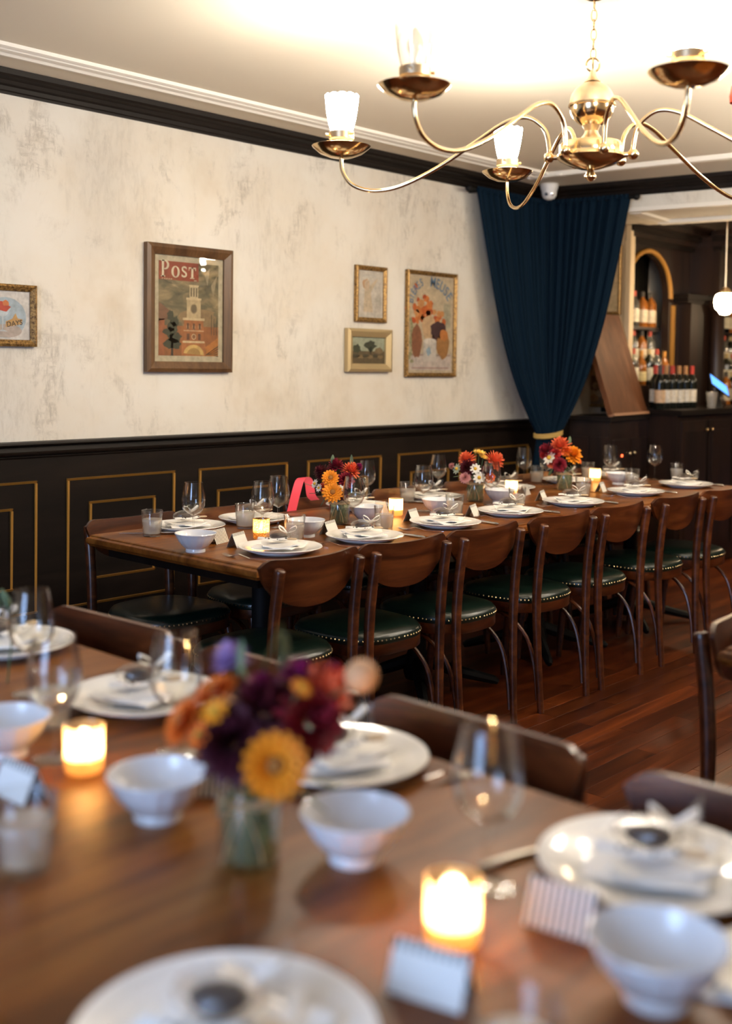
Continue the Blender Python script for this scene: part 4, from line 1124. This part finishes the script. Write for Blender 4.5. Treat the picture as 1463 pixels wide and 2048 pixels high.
# --- small pale print
t, w, h = picture('framed_print', 4.527, 4.783, 1.641, 1.955, .026, .024, M_goldf, 'small gilt framed pale print above the landscape painting', (.66, .60, .50))
art(t, ell(-.04, .055, .03, .03, 14, jag=.2, seed=1), (.58, .36, .20), 2); art(t, [(-.05, .03), (-.01, .045), (.05, .09), (.055, .08), (0, .01), (.02, -.10), (-.06, -.10)], (.66, .53, .36), 3)
art(t, ell(-.03, .05, .022, .03, 14, jag=.1, seed=3), (.64, .48, .32), 4)
for k in range(7): art(t, rect(.035+.008*k, .038+.008*k, -.10, -.02+.006*k), (.48, .42, .33), 2)
art(t, ell(-.01, .10, .06, .012, 18), (.58, .54, .46), 2)
# --- landscape painting
t, w, h = picture('landscape_painting', 4.455, 4.822, 1.362, 1.603, .046, .036, pbr('pale_gold_leaf', (.55, .42, .22), .4, .5), 'small dark landscape painting with trees in a wide gold frame', (.05, .04, .02), glass=False)
pw, ph = w/2, h/2
art(t, rect(-pw, pw, -ph*.1, ph), (.30, .32, .22), 1); art(t, rect(-pw, pw, -ph, -ph*.05), (.10, .07, .03), 2)
art(t, ell(.02, ph*.35, .045, .030, 16, jag=.3, seed=2), (.035, .04, .02), 3); art(t, ell(-.09, ph*.1, .03, .025, 14, jag=.3, seed=3), (.04, .045, .02), 3); art(t, ell(.09, -.0, .04, .018, 14, jag=.3, seed=4), (.16, .11, .05), 3)
art(t, rect(.018, .024, -ph*.4, ph*.3), (.03, .02, .01), 3)
for k in range(6): art(t, ell(-.10+.04*k, -.03-.006*(k % 2), .025, .010, 12, jag=.3, seed=k), (.18, .12, .05) if k % 2 else (.06, .05, .025), 4)
# --- left picture
t, w, h = picture('framed_cocktail_print', 2.212, 2.552, 1.459, 1.718, .028, .026, M_goldf, 'gilt framed cocktail print lettered DAYS, cut off by the left edge', (.68, .65, .60))
art(t, ell(.03, -.01, .095, .085, 28), (.40, .50, .56), 2); art(t, ell(.035, -.065, .07, .028, 22), (.50, .42, .36), 3)
art(t, [(-.02, .03), (.055, .03), (.035, .0), (.02, -.008), (.018, -.06), (.04, -.068), (-.005, -.068), (.014, -.06), (.014, -.008), (0, 0)], (.55, .62, .64), 5)
art(t, ell(.015, .035, .032, .022, 14, jag=.25, seed=2), (.55, .05, .02), 6); art(t, ell(.03, .050, .016, .012, 12, jag=.25, seed=4), (.70, .2, .05), 7)
art(t, [(.03, -.050), (.10, -.036), (.108, -.016), (.085, -.012), (.075, .01), (.06, -.014), (.03, -.026)], (.62, .36, .12), 7)
text(t, 'DAYS', .070, -.034, .030, (.06, .035, .02), 9, 1.0, .16)

# ------------------------------------------------------------------ chandelier
CC = Vector((3.075, 1.904, 0))
def make_chandelier():
    t = empty('chandelier', (CC.x, CC.y, 0), 0, 'six armed brass chandelier with frosted glass shades hanging over the room', 'chandelier')
    MB().lathe([(0, CEIL), (.062, CEIL), (.064, CEIL-.006), (.050, CEIL-.016), (.040, CEIL-.034), (.020, CEIL-.044), (0, CEIL-.046)], 36).build('canopy', M_brass, t)
    z = CEIL-.044; k = 0
    while z > 2.365:
        L = .036
        pts = [(.0085*math.sin(a)*1.0, 0, -L/2+(.5*L)*math.cos(a)) for a in [2*PI*i/16 for i in range(16)]]
        mb = MB().tube(pts, .0021, 6, closed=True)
        mb.move(Matrix.Translation((0, 0, z)) @ Matrix.Rotation((k % 2)*PI/2+.4, 4, 'Z'))
        mb.build('chain_link', M_brass, t); z -= L-.0065; k += 1
    MB().tube([(.021*math.cos(a), 0, 2.345+.021*math.sin(a)) for a in [2*PI*i/24 for i in range(24)]], .0035, 8, closed=True).move(Matrix.Rotation(-.75, 4, 'Z')).build('hanging_ring', M_brass, t)
    MB().lathe([(0, 2.329), (.009, 2.327), (.010, 2.312), (.016, 2.302), (.026, 2.292)], 24).build('ball_cap', M_brassd, t)
    up = [(.070*math.cos(a), 2.224+.070*math.sin(a)) for a in [PI/2*k/10 for k in range(10, -1, -1)]]
    MB().lathe([(0, 2.294)]+up, 40).build('ball_upper', M_brassd, t)
    MB().lathe([(.070, 2.224), (.0735, 2.222), (.0735, 2.216), (.070, 2.214)]+[(.069*math.cos(a), 2.216-.064*math.sin(a)) for a in [PI/2*k/10 for k in range(0, 8)]]+[(.026, 2.157)], 40).build('ball_lower', M_brass, t)
    MB().lathe([(.030, 2.160), (.026, 2.152), (.020, 2.140), (.024, 2.130), (.030, 2.122), (.040, 2.112), (.050, 2.108)], 32).build('neck', M_brassd, t)
    hub = MB().lathe([(0, 2.11), (.060, 2.109), (.092, 2.104), (.098, 2.096), (.098, 2.072), (.104, 2.066), (.106, 2.058), (.098, 2.050), (.070, 2.036), (.035, 2.024), (.010, 2.019), (0, 2.018)], 48).build('hub', M_brass, t)
    MB().lathe([(0, 2.020), (.009, 2.018), (.013, 2.013), (.013, 2.010), (.018, 2.003), (.018, 1.997), (.012, 1.990), (.006, 1.985), (0, 1.984)], 20).build('finial', M_brass, hub)
    prof = [(.130, 2.060), (.130, 2.090), (.145, 2.150), (.20, 2.190), (.27, 2.178), (.36, 2.125), (.48, 2.052), (.60, 2.000), (.69, 1.990), (.76, 2.013), (.795, 2.060), (.80, 2.110)]
    for k in range(6):
        a = math.radians((53.9, 119, 175.7, 228.7, 292, 345)[k]); RA = (.836, .81, .787, .783, .82, .85)[k]; DZ = (.010, -.022, 0, -.016, 0, 0)[k]; d = Vector((math.cos(a), math.sin(a), 0))
        arm = MB().tube(catmull([d*(r if r < .3 else .3+(r-.3)*(RA-.3)/.5)+Vector((0, 0, zz+DZ*max(0, r-.25)/.55)) for r, zz in prof], 6), .0068, 10).build('arm', M_brass, t)
        MB().tube([d*.095+Vector((0, 0, 2.062)), d*.145+Vector((0, 0, 2.062))], .008, 10).build('connector', M_brass, arm)
        c = d*.130
        MB().lathe([(0, -.017), (.010, -.014), (.016, -.006), (.017, 0), (.016, .006), (.010, .014), (0, .017)], 16, (c.x, c.y, 2.062)).build('ball_joint', M_brass, arm)
        e = d*RA + Vector((0, 0, DZ))
        MB().lathe([(0, 2.103), (.012, 2.104), (.040, 2.107), (.072, 2.120), (.094, 2.138), (.0975, 2.143), (.095, 2.144), (.070, 2.126), (.040, 2.113), (0, 2.112)], 40, (e.x, e.y, DZ)).build('saucer', M_brass, arm)
        MB().lathe([(0, 2.112), (.026, 2.113), (.030, 2.120), (.022, 2.130), (.024, 2.140), (.036, 2.150), (.040, 2.156), (.038, 2.162), (.042, 2.166), (.042, 2.188), (.040, 2.190), (0, 2.190)], 32, (e.x, e.y, DZ)).build('socket_cup', M_brassd, arm)
        for q in range(3):
            b = 2*PI*q/3+a+.5; dd = Vector((math.cos(b), math.sin(b), 0))
            MB().tube([e+dd*.040+Vector((0, 0, 2.178)), e+dd*.054+Vector((0, 0, 2.178))], [.003, .005], 8).build('thumb_screw', M_brass, arm)
        lit = (k != 2)
        def rf(an, kk): return 1+(.035*abs(math.sin(an*6)) if kk >= 5 else 0)
        sp = [(.034, 2.186), (.040, 2.205), (.046, 2.230), (.051, 2.260), (.0545, 2.290), (.056, 2.304)]
        m = MB().lathe(sp, 72, (e.x, e.y, DZ), rf=None)
        n0 = len(m.v)-72
        for i in range(72):   # scalloped top edge
            x, y, zz = m.v[n0+i]; m.v[n0+i] = (x, y, zz+.005*abs(math.sin(6*2*PI*i/72)))
        if not lit:
            inner = MB().lathe([(r-.0015, zz) for r, zz in sp], 72, (e.x, e.y, DZ)); m.add(inner.v, inner.f)
        m.build('shade', M_shade if lit else M_glass, arm, 60)
        if not lit:
            MB().lathe([(.012, 2.188), (.012, 2.215), (.020, 2.235), (.022, 2.252), (.016, 2.272), (.006, 2.290), (0, 2.296)], 20, (e.x, e.y, DZ)).build('bulb', thin_glass('unlit_bulb', (.8, .8, .8), .1, .5, 2, .1, .25), arm, 60)
    return t
chand = make_chandelier()
MB().lathe([(.25, CEIL), (.25, CEIL-.008), (.24, CEIL-.012), (.22, CEIL-.009), (.20, CEIL-.008), (.19, CEIL-.014), (.12, CEIL-.016), (.11, CEIL-.010), (0, CEIL-.009)], 72, (CC.x, CC.y, 0)).build('ceiling_medallion', M_cornice, None, 40)
tag(bpy.data.objects['ceiling_medallion'], 'round plaster medallion on the ceiling above the chandelier', 'medallion')
# neighbouring chandelier of the same room, on the other side of the room
copy_tree(chand, (5.3, .95, 0), .3, 'matching brass chandelier further right, outside the view', None)

# security camera
t = empty('security_camera', (6.174, 4.128, CEIL-.0), 0, 'white dome security camera on the ceiling corner above the curtain', 'camera')
MB().lathe([(0, -.001), (.058, -.001), (.060, -.008), (.056, -.030), (.050, -.048)], 32).build('housing', M_camera, t)
MB().lathe([(.050, -.046), (.047, -.075), (.036, -.094), (.018, -.103), (0, -.105)], 32).build('eyeball', M_camera, t)
toC = Vector((-.80, -.55, -.2)).normalized()
for s, m in ((-1, M_lens), (1, MATS['silver'])):
    c = toC*.046 + Vector((toC.y, -toC.x, 0))*(-s*.018) + Vector((0, 0, -.062))
    MB().lathe([(0, .006), (.008, .005), (.011, 0)], 16).move(Matrix.Translation(c) @ toC.to_track_quat('Z', 'Y').to_matrix().to_4x4()).build('lens', m, t)

# ------------------------------------------------------------------ curtain in the corner
cur = empty('corner_curtain', (6.15, 4.1, 0), 0, 'dark blue velvet curtain gathered by a gold rope in the corner', 'curtain')
def topline(u):   # along the rod: wall part then partition part
    La = 6.22-5.50; Lb = .58; L = La+Lb; d = u*L
    if d < La-.08: return Vector((5.50+d, 4.215, 0)), Vector((0, -1, 0))
    if d > La+.08:
        p = RW(.08+(d-La), -.085, 0); return p, -E2
    k = (d-(La-.08))/.16
    a = Vector((5.50+La-.08, 4.215, 0)); c = RW(.16, -.085, 0); b = Vector((6.235, 4.205, 0))
    p = a*(1-k)**2+b*2*k*(1-k)+c*k*k
    nrm = (Vector((0, -1, 0))*(1-k)-E2*k).normalized()
    return p, nrm
TIE = Vector((6.075, 4.03, .965)); TW = Vector((E1.x*.4+.62, -.72, 0)).normalized()
NP = 21
def curt(u, v):
    # v 0 top, 1 bottom ; tie at v=.66
    ztop = 2.485; zt = .965; vt = .66
    p, nrm = topline(u)
    ph = 2*PI*NP*u + 1.3*math.sin(u*17)
    if v <= vt:
        k = v/vt; z = ztop+(zt-ztop)*k
        e = .62*k+.38*k**4          # edges hang, then sweep in to the rope
        tie = TIE + TW*((u-.5)*.15); tie.z = 0
        q = p.lerp(tie, e)
        amp = .020*(1-.45*e)
        droop = .0
    else:
        k = (v-vt)/(1-vt); z = zt*(1-k)+.02*k
        q = TIE + TW*((u-.5)*(.15+.10*math.sin(min(1, k*1.5)*PI/2))); q.z = 0
        q += Vector((-.02, .0, 0))*k; amp = .012+.010*k
    a = amp*(.75*math.sin(ph)+.3*math.sin(2.3*ph+v*3)+.22*math.sin(.37*ph+5*v))
    q = q + nrm*(a+.012)
    return (q.x-6.15, q.y-4.1, z)
o = MB().grid(curt, 340, 46).build('drape', M_velvet, cur, 70)
md = o.modifiers.new('thickness', 'SOLIDIFY'); md.thickness = .003
# heading ruffle above the rod
def ruff(u, v):
    p, nrm = topline(u); q = p+nrm*(.020+.010*math.sin(2*PI*NP*2*u)*(1-.3*v)); return (q.x-6.15, q.y-4.1, 2.470+.028*v)
MB().grid(ruff, 300, 4).build('heading', M_velvet, cur, 70)
def rope(k): 
    a = 2*PI*k; c = TIE-Vector((6.15, 4.1, 0)); sd = TW; f = Vector((TW.y, -TW.x, 0))
    if f.dot(Vector((-1, -1, 0))) < 0: f = -f
    return c + sd*(.088*math.cos(a)) + f*(.040*math.sin(a)) + Vector((0, 0, .012*math.cos(a)-.012*math.sin(a)))
for dz in (0, .016):
    MB().tube([rope(i/40)+Vector((0, 0, dz)) for i in range(40)], .0085, 8, closed=True).build('rope_tie', M_rope, cur)
rod = empty('curtain_rod', (6.15, 4.1, 2.478), 0, 'black curtain rod turning the corner under the crown moulding', 'rod')
rp = [Vector((5.44, 4.215, 2.478))-Vector((6.15, 4.1, 2.478)), Vector((6.20, 4.215, 2.478))-Vector((6.15, 4.1, 2.478))]
MB().tube(rp, .012, 12).build('rod_bar', M_black, rod)
b2 = [RW(.06, -.085, 0)-Vector((6.15, 4.1, 0)), RW(.70, -.085, 0)-Vector((6.15, 4.1, 0))]
MB().tube(b2, .012, 12).build('rod_bar', M_black, rod)
for c in (rp[0], b2[1]):
    MB().lathe([(0, -.022), (.012, -.018), (.021, -.008), (.023, 0), (.021, .008), (.012, .018), (0, .022)], 16, tuple(c)).build('finial', M_black, rod)
for c, dr in ((Vector((-.60, .115, 0)), Vector((0, 1, 0))), (RW(.60, -.085, 0)-Vector((6.15, 4.1, 0)), E2)):
    MB().tube([c, c+dr*.083], .008, 8).build('bracket', M_black, rod)

# ------------------------------------------------------------------ service counter with raised flap
sc = empty('service_counter', tuple(RW(.45, 0, 0)), 0, 'dark wooden service counter beside the opening to the bar', 'cabinet')
def rel(mb, o): return mb.move(Matrix.Translation(-Vector(o.location)))
rel(MB().rbox(.24, .525, .0, .66, 0, 1.055), sc).build('carcass', M_barwood, sc, 0)
rel(MB().rbox(.238, .545, -.03, .665, 1.055, 1.085), sc).build('counter_top', M_dark, sc, 0)
for a, b in ((.04, .32), (.34, .62)):
    dr = rel(MB().rbox(.525, .538, a, b, .10, .93), sc).build('door', M_barwood, sc, 0)
    rel(MB().rbox(.538, .542, a+.05, b-.05, .17, .86), sc).build('door_panel', M_barwood, dr, 0)
    kt = b-.03 if a < .1 else a+.03
    p = RW(.55, kt, .83)-Vector(sc.location)
    MB().lathe([(0, -.011), (.008, -.008), (.011, 0), (.008, .008), (0, .011)], 12, tuple(p)).build('knob', M_nail, dr)
rel(MB().rbox(.537, .545, .16, .175, .815, .830), sc).build('indicator_light', M_led, sc, 0)
for k in range(2): rel(MB().rbox(.25+.14*k, .375+.14*k, -.006, .0, .15, .95), sc).build('front_panel', M_barwood, sc, 0)
# raised hinged flap: hinge along E2 at s=.66, leaning towards the wall
hs, hz = .540, 1.100; ls, lz = -.225, .670
L_ = math.hypot(ls, lz); us, uz = ls/L_, lz/L_; ns, nz = -uz, us
fp = empty('counter_flap', tuple(RW(hs, 0, hz)), 0, 'brown wooden counter flap raised and leaning back beside the curtain', 'flap')
def fpt(a, t_, off): return RW(hs+us*a+ns*off, t_, hz+uz*a+nz*off)-Vector(fp.location)
th = .035
FT0, FT1 = .0, .61
def fslab(a0, a1, o0, o1):
    return MB().hexa([fpt(a0, FT0, o0), fpt(a0, FT1, o0), fpt(a0, FT1, o1), fpt(a0, FT0, o1), fpt(a1, FT0, o0), fpt(a1, FT1, o0), fpt(a1, FT1, o1), fpt(a1, FT0, o1)])
fslab(0, L_, 0, th).build('board', M_flap, fp, 0, recalc=True)
fslab(-.013, .004, -.012, .03).build('hinge_strip', pbr('brown_strip', (.33, .16, .08), .5), fp, 0, recalc=True)
# pictures on the narrow wall
def rpic(name, s0, s1, z0, z1, label, col):
    t = empty(name, tuple(RW((s0+s1)/2, .678, (z0+z1)/2)), RWROT, label, 'picture')
    MB().frame(s1-s0, z1-z0, .022, .03, 0).build('frame', M_goldf, t, 0, recalc=True)
    MB().box(-(s1-s0)/2+.01, (s1-s0)/2-.01, -.012, -.004, -(z1-z0)/2+.01, (z1-z0)/2-.01).build('print', amat(col), t, 0)
    return t
rpic('gilt_mirror', .03, .30, 1.78, 2.27, 'gilt framed picture half hidden by the curtain on the narrow wall', (.60, .46, .28))
t = rpic('small_painting', -.05, .20, 1.12, 1.45, 'small warm toned painting low on the narrow wall beside the flap', (.20, .11, .05))
for k in range(9): art(t, ell(random.uniform(-.08, .08), random.uniform(-.11, .0), random.uniform(.02, .04), .025, 12, jag=.2, seed=k), random.choice([(.60, .36, .10), (.45, .25, .08), (.55, .42, .25), (.15, .08, .04)]), 9+k)
art(t, rect(-.10, .10, .06, .13), (.55, .40, .22), 9)

# ------------------------------------------------------------------ bar
BX0, BX1 = 7.06, 10.4
BC = 1.12
bar = empty('back_bar', (7.6, 3.95, 0), 0, 'dark mahogany back bar with gilt edged arches beyond the opening', 'bar')
def bl(mb): return mb.move(Matrix.Translation((-7.6, -3.95, 0)))
bl(MB().box(BX0, BX1, 3.64, WY, 0, BC-.035)).build('base_cabinet', M_barwood, bar, 0)
bl(MB().box(BX0-.02, BX1, 3.60, WY, BC-.035, BC)).build('bar_top', M_dark, bar, 0)
for k in range(7):
    x0 = BX0+.05+k*.40
    if k in (3, 4): continue
    d = bl(MB().box(x0, x0+.37, 3.625, 3.64, .12, BC-.08)).build('door', M_barwood, bar, 0)
    bl(MB().box(x0+.05, x0+.32, 3.620, 3.625, .18, BC-.15)).build('door_panel', M_barwood, d, 0)
    q = x0+.345 if k % 2 == 0 else x0+.025
    bl(MB().lathe([(0, -.013), (.009, -.009), (.013, 0), (.009, .009), (0, .013)], 12, (q, 3.612, .975))).build('knob', M_nail, d)
bl(MB().box(BX0+1.25, BX0+2.02, 3.615, 3.64, .10, BC-.07)).build('fridge_door', M_black, bar, 0)
bl(MB().box(BX0+1.30, BX0+1.97, 3.60, 3.615, BC-.13, BC-.11)).build('fridge_handle', M_silver, bar, 0)
# arcade: panel with arched niches at y=4.1
AY = 4.10
ACX = [7.45, 8.83, 10.2]; AR = .32; SPR = 1.93
def arcade():
    mb = MB(); N = 20
    def face(pts):  # extrude polygon at AY to AY+.05
        n = len(pts); o = len(mb.v)
        mb.v += [(x, AY, z) for x, z in pts]+[(x, AY+.06, z) for x, z in pts]
        mb.f += [tuple(o+i for i in range(n))]+[(o+n+i, o+n+(i+1) % n, o+(i+1) % n, o+i) for i in range(n)]
    xs = BX0
    for cx in ACX[:2]:
        face([(xs, BC), (cx-AR, BC), (cx-AR, SPR), (xs, SPR)])
        face([(xs, SPR), (cx-AR, SPR)] + [(cx-AR*math.cos(PI*k/(2*N)), SPR+AR*math.sin(PI*k/(2*N))) for k in range(1, N+1)] + [(cx, 2.42), (xs, 2.42)])
        face([(cx, 2.42)] + [(cx+AR*math.sin(PI*k/(2*N)), SPR+AR*math.cos(PI*k/(2*N))) for k in range(0, N+1)] + [(cx+AR+.15, SPR), (cx+AR+.15, 2.42)])
        face([(cx+AR, BC), (cx+AR+.15, BC), (cx+AR+.15, SPR), (cx+AR, SPR)])
        xs = cx+AR+.15
    face([(xs, BC), (BX1, BC), (BX1, 2.42), (xs, 2.42)])
    return mb
bl(arcade()).build('arched_front', M_barwood, bar, 0, recalc=True)
for cx in ACX[:2]:
    g = bl(MB().tube([(cx+(AR+.012)*math.cos(a), AY-.004, SPR+(AR+.012)*math.sin(a)) for a in [PI*k/30 for k in range(31)]], .018, 8)).build('gilt_arch', M_gold, bar)
    bl(MB().box(cx-AR, cx+AR, 4.275, 4.29, BC, SPR+AR)).build('niche_mirror', M_mirror, bar, 0)
    for z in (1.42, 1.71):
        bl(MB().box(cx-AR+.005, cx+AR-.005, 4.165, 4.275, z-.02, z)).build('shelf', M_barwood, bar, 0)
# pilaster with column and capital between the arches
bl(MB().box(7.93, 8.42, 4.00, 4.10, BC, 1.93)).build('pilaster', M_barwood, bar, 0)
bl(MB().box(7.80, 8.48, 3.96, 4.10, 1.93, 1.965).box(7.84, 8.44, 3.98, 4.1, 1.90, 1.93)).build('impost', M_dark, bar, 0)
for x in (7.80, 7.83): bl(MB().box(x, x+.014, 4.085, 4.10, BC+.02, 1.88)).build('gilt_strip', M_gold, bar, 0)
bl(MB().lathe([(.085, BC), (.085, BC+.03), (.068, BC+.05), (.060, BC+.08), (.058, 1.45), (.053, 1.80), (.06, 1.81), (.05, 1.83), (.075, 1.87), (.09, 1.90), (.09, 1.93)], 24, (8.27, 3.95, 0))).build('column', M_barwood, bar)
bl(MB().box(8.10, 8.44, 3.86, 4.10, 1.965, 2.42)).build('pier', M_barwood, bar, 0)
for k, (z, d) in enumerate(((2.30, .03), (2.335, .06), (2.37, .09), (2.41, .14))):
    bl(MB().box(BX0, BX1, AY-d, AY+.01, z, z+.042).box(8.08-d*.4, 8.46+d*.4, 3.86-d, 3.9, z, z+.042)).build('cornice_step', M_barwood if k % 2 else M_dark, bar, 0)
bl(MB().box(BX0, BX1, 3.86, WY, 2.45, CEIL)).build('soffit_box', M_barwood, bar, 0)

# bottles
def bottle_proto(name, mat, prof, lab_z, lab_r, lab_col, cap_col, cap_z0, cap_z1, cap_r):
    t = empty(name, cat='bottle')
    MB().lathe(prof, 20).build('glass', mat, t, 40)
    if lab_col: MB().lathe([(lab_r, lab_z[0]), (lab_r, lab_z[1])], 20).build('paper_label', amat(lab_col), t, 60)
    MB().lathe([(cap_r, cap_z0), (cap_r, cap_z1), (0, cap_z1+.001)], 14).build('capsule', amat(cap_col), t, 40)
    return t
wprof = [(0, 0), (.035, 0), (.037, .004), (.037, .185), (.034, .205), (.022, .228), (.0145, .245), (.0140, .295), (.0155, .297), (.0155, .303), (0, .303)]
sprof = [(0, 0), (.040, 0), (.042, .005), (.042, .165), (.036, .190), (.018, .212), (.0145, .225), (.0145, .262), (0, .262)]
qprof = [(0, 0), (.036, 0), (.038, .004), (.040, .12), (.036, .16), (.016, .20), (.0135, .215), (.0135, .250), (0, .25)]
BP = []
capc = [(.50, .04, .02), (.45, .22, .08), (.06, .05, .05), (.60, .45, .2)]
for k in range(3): BP.append(('w', Proto(bottle_proto('wine_bottle', M_bottleb, wprof, (.045, .135), .0375, [(.72, .66, .55), (.68, .64, .56), (.62, .42, .25)][k], capc[k], .245, .304, .0158))))
for k in range(3): BP.append(('s', Proto(bottle_proto('spirit_bottle', [M_bottlec, M_amberb, M_bottleg][k], sprof, (.035, .13), .0425, [(.70, .64, .50), (.66, .56, .40), (.60, .55, .40)][k], [(.55, .08, .04), (.05, .04, .03), (.55, .42, .2)][k], .225, .264, .016))))
BP.append(('q', Proto(bottle_proto('liqueur_bottle', M_amberb, qprof, (.03, .10), .0405, (.72, .60, .30), (.65, .28, .04), .21, .252, .0148))))
def bput(k, p, label, group): BP[k][1].put(p, random.uniform(0, 6), label, group)
# named row of wine bottles on the bar top (pixel foot on the bar top plane)
wl_ = [(1316, 3.80, 2, 'with orange label, leftmost in the front row of the bar'), (1329, 3.80, 1, 'second from left in the front row of the bar'), (1342, 3.80, 0, 'third from left in the front row of the bar'),
       (1355, 3.80, 1, 'third from right in the front row of the bar'), (1368, 3.80, 1, 'second from right in the front row of the bar'), (1381, 3.80, 0, 'rightmost in the front row of the bar'),
       (1308, 3.92, 0, 'leftmost of the row behind the front bottles'), (1321, 3.92, 0, 'in the middle of the row behind the front bottles'), (1334, 3.92, 2, 'rightmost of the row behind the front bottles')]
for (x, y, k, lab) in wl_:
    p = Yp(x, 815, y); bput(k, (max(7.10, p.x), y, BC), 'dark wine bottle ' + lab, 'wine bottles on the bar')
N1 = ['leftmost', 'second from left', 'third from left', 'fourth from left', 'rightmost']
for z, nm in ((1.42, 'lower'), (1.71, 'upper')):
    for k in range(5):
        bput(random.choice((3, 4, 5, 6)), (7.45-.25+.125*k, 4.215, z), f'{N1[k]} bottle on the {nm} shelf of the first bar arch', 'bottles on the shelves of the first arch')
    for k in range(5):
        bput(random.choice((3, 4, 5, 6, 3)), (8.83-.25+.125*k, 4.215, z), f'{N1[k]} bottle on the {nm} shelf of the second bar arch', 'bottles on the shelves of the second arch')
N2 = ['first', 'second', 'third', 'fourth', 'fifth', 'sixth', 'seventh', 'eighth']
rk = random.Random(4)
for row, (yy, zz, nm) in enumerate(((4.0, BC, 'back'), (3.90, BC, 'front'))):
    for k in range(6):
        bput(rk.choice((3, 4, 5, 6, 0, 1)), (8.56+.105*k+.03*row, yy, zz), f'{N2[k]} bottle from the column in the {nm} row below the second arch', 'bottles below the second arch')
# riser shelf below second arch holding taller bottles
o = MB().box(8.5, 9.25, 4.06, 4.16, BC, BC+.15).build('bottle_riser', M_barwood, None, 0); tag(o, 'dark stepped bottle riser below the second bar arch', 'shelf')
for k in range(6):
    bput(rk.choice((3, 5, 3, 4)), (8.56+.115*k, 4.11, BC+.15), f'{N2[k]} bottle from the column on the riser below the second arch', 'bottles on the riser')
o = MB().box(7.16, 7.74, 4.02, 4.14, BC, BC+.16).build('bottle_riser', M_barwood, None, 0); tag(o, 'dark stepped bottle riser below the first bar arch', 'shelf')
for k in range(5):
    bput(rk.choice((3, 5, 6, 0, 4)), (7.22+.115*k, 4.08, BC+.16), f'{N1[k]} bottle on the riser below the first bar arch', 'bottles on the riser')
# tablet till and cup
p = Yp(1437, 772, 3.70)
tb = empty('till_tablet', (p.x, 3.70, BC), -.5, 'tilted till tablet with a glowing blue screen on the bar', 'tablet')
Mt = Matrix.Translation((0, 0, .165)) @ Matrix.Rotation(.55, 4, 'Y') @ Matrix.Rotation(.75, 4, 'X') @ Matrix.Scale(.8, 4)
MB().box(-.12, .12, -.085, .085, -.006, .006).move(Mt).build('tablet_body', M_black, tb, 0)
MB().box(-.108, .108, -.072, .072, .006, .0068).move(Mt).build('screen', M_screen, tb, 0)
MB().tube([(0, .02, 0), (0, .02, .08), (0, 0, .155)], [.05, .02, .018], 12).build('stand', M_black, tb)
p = Yp(1422, 816, 3.68)
cp_ = empty('plastic_cup', (p.x, 3.68, BC), 0, 'clear plastic cup on the bar below the till tablet', 'cup')
MB().lathe([(0, 0), (.028, 0), (.029, .002), (.042, .115), (.044, .117), (.041, .115), (.027, .004), (0, .003)], 28).build('cup_body', thin_glass('cloudy_plastic', (.9, .9, .9), .08, .6, 2, .1, .22), cp_, 40)
MB().lathe([(.043, .114), (.0455, .117), (.043, .120), (.041, .117)], 28).build('rim', M_glass, cp_, 50)
# globe pendant over the bar
g = Yp(1449, 607, 3.55)
gp = empty('globe_pendant', (g.x, g.y, 0), 0, 'lit white globe pendant hanging over the bar', 'lamp')
MB().tube([(0, 0, CEIL), (0, 0, g.z+.09)], .006, 8).build('rod', M_brassd, gp)
MB().lathe([(.045, CEIL), (.045, CEIL-.02), (0, CEIL-.03)], 20).build('canopy', M_brassd, gp)
MB().lathe([(0, .115), (.02, .11), (.038, .092), (.040, .070)], 20, (0, 0, g.z)).build('gallery', M_brassd, gp)
MB().lathe([(.036, .072), (.060, .062), (.072, .035), (.074, .0), (.066, -.034), (.046, -.052), (.040, -.060), (.032, -.074), (0, -.080)], 32, (0, 0, g.z)).build('globe', M_globe, gp, 50)
for gx, gy in ((9.3, 2.9), (8.3, 2.1)):
    copy_tree(gp, (gx, gy, 0), 0, 'unseen globe pendant added to light the bar, ' + ('far end' if gx > 9 else 'just outside the frame'))  # out-of-view pendant copies added to brighten the bar
# red lamp shade at the right edge, cut by the frame
p = Dp(1482, 192, 3.4)
rl = empty('red_pendant', (p.x, p.y, 0), 0, 'red glass pendant lamp just showing at the right edge', 'lamp')
MB().lathe([(0, .06), (.012, .058), (.030, .03), (.036, 0), (.034, -.02), (.030, -.021), (.032, 0), (.026, .028), (0, .05)], 24, (0, 0, p.z)).build('shade', pbr('red_glass', (.75, .06, .02), .2), rl)
MB().tube([(0, 0, p.z+.055), (0, 0, CEIL)], .003, 6).build('cord', M_black, rl)
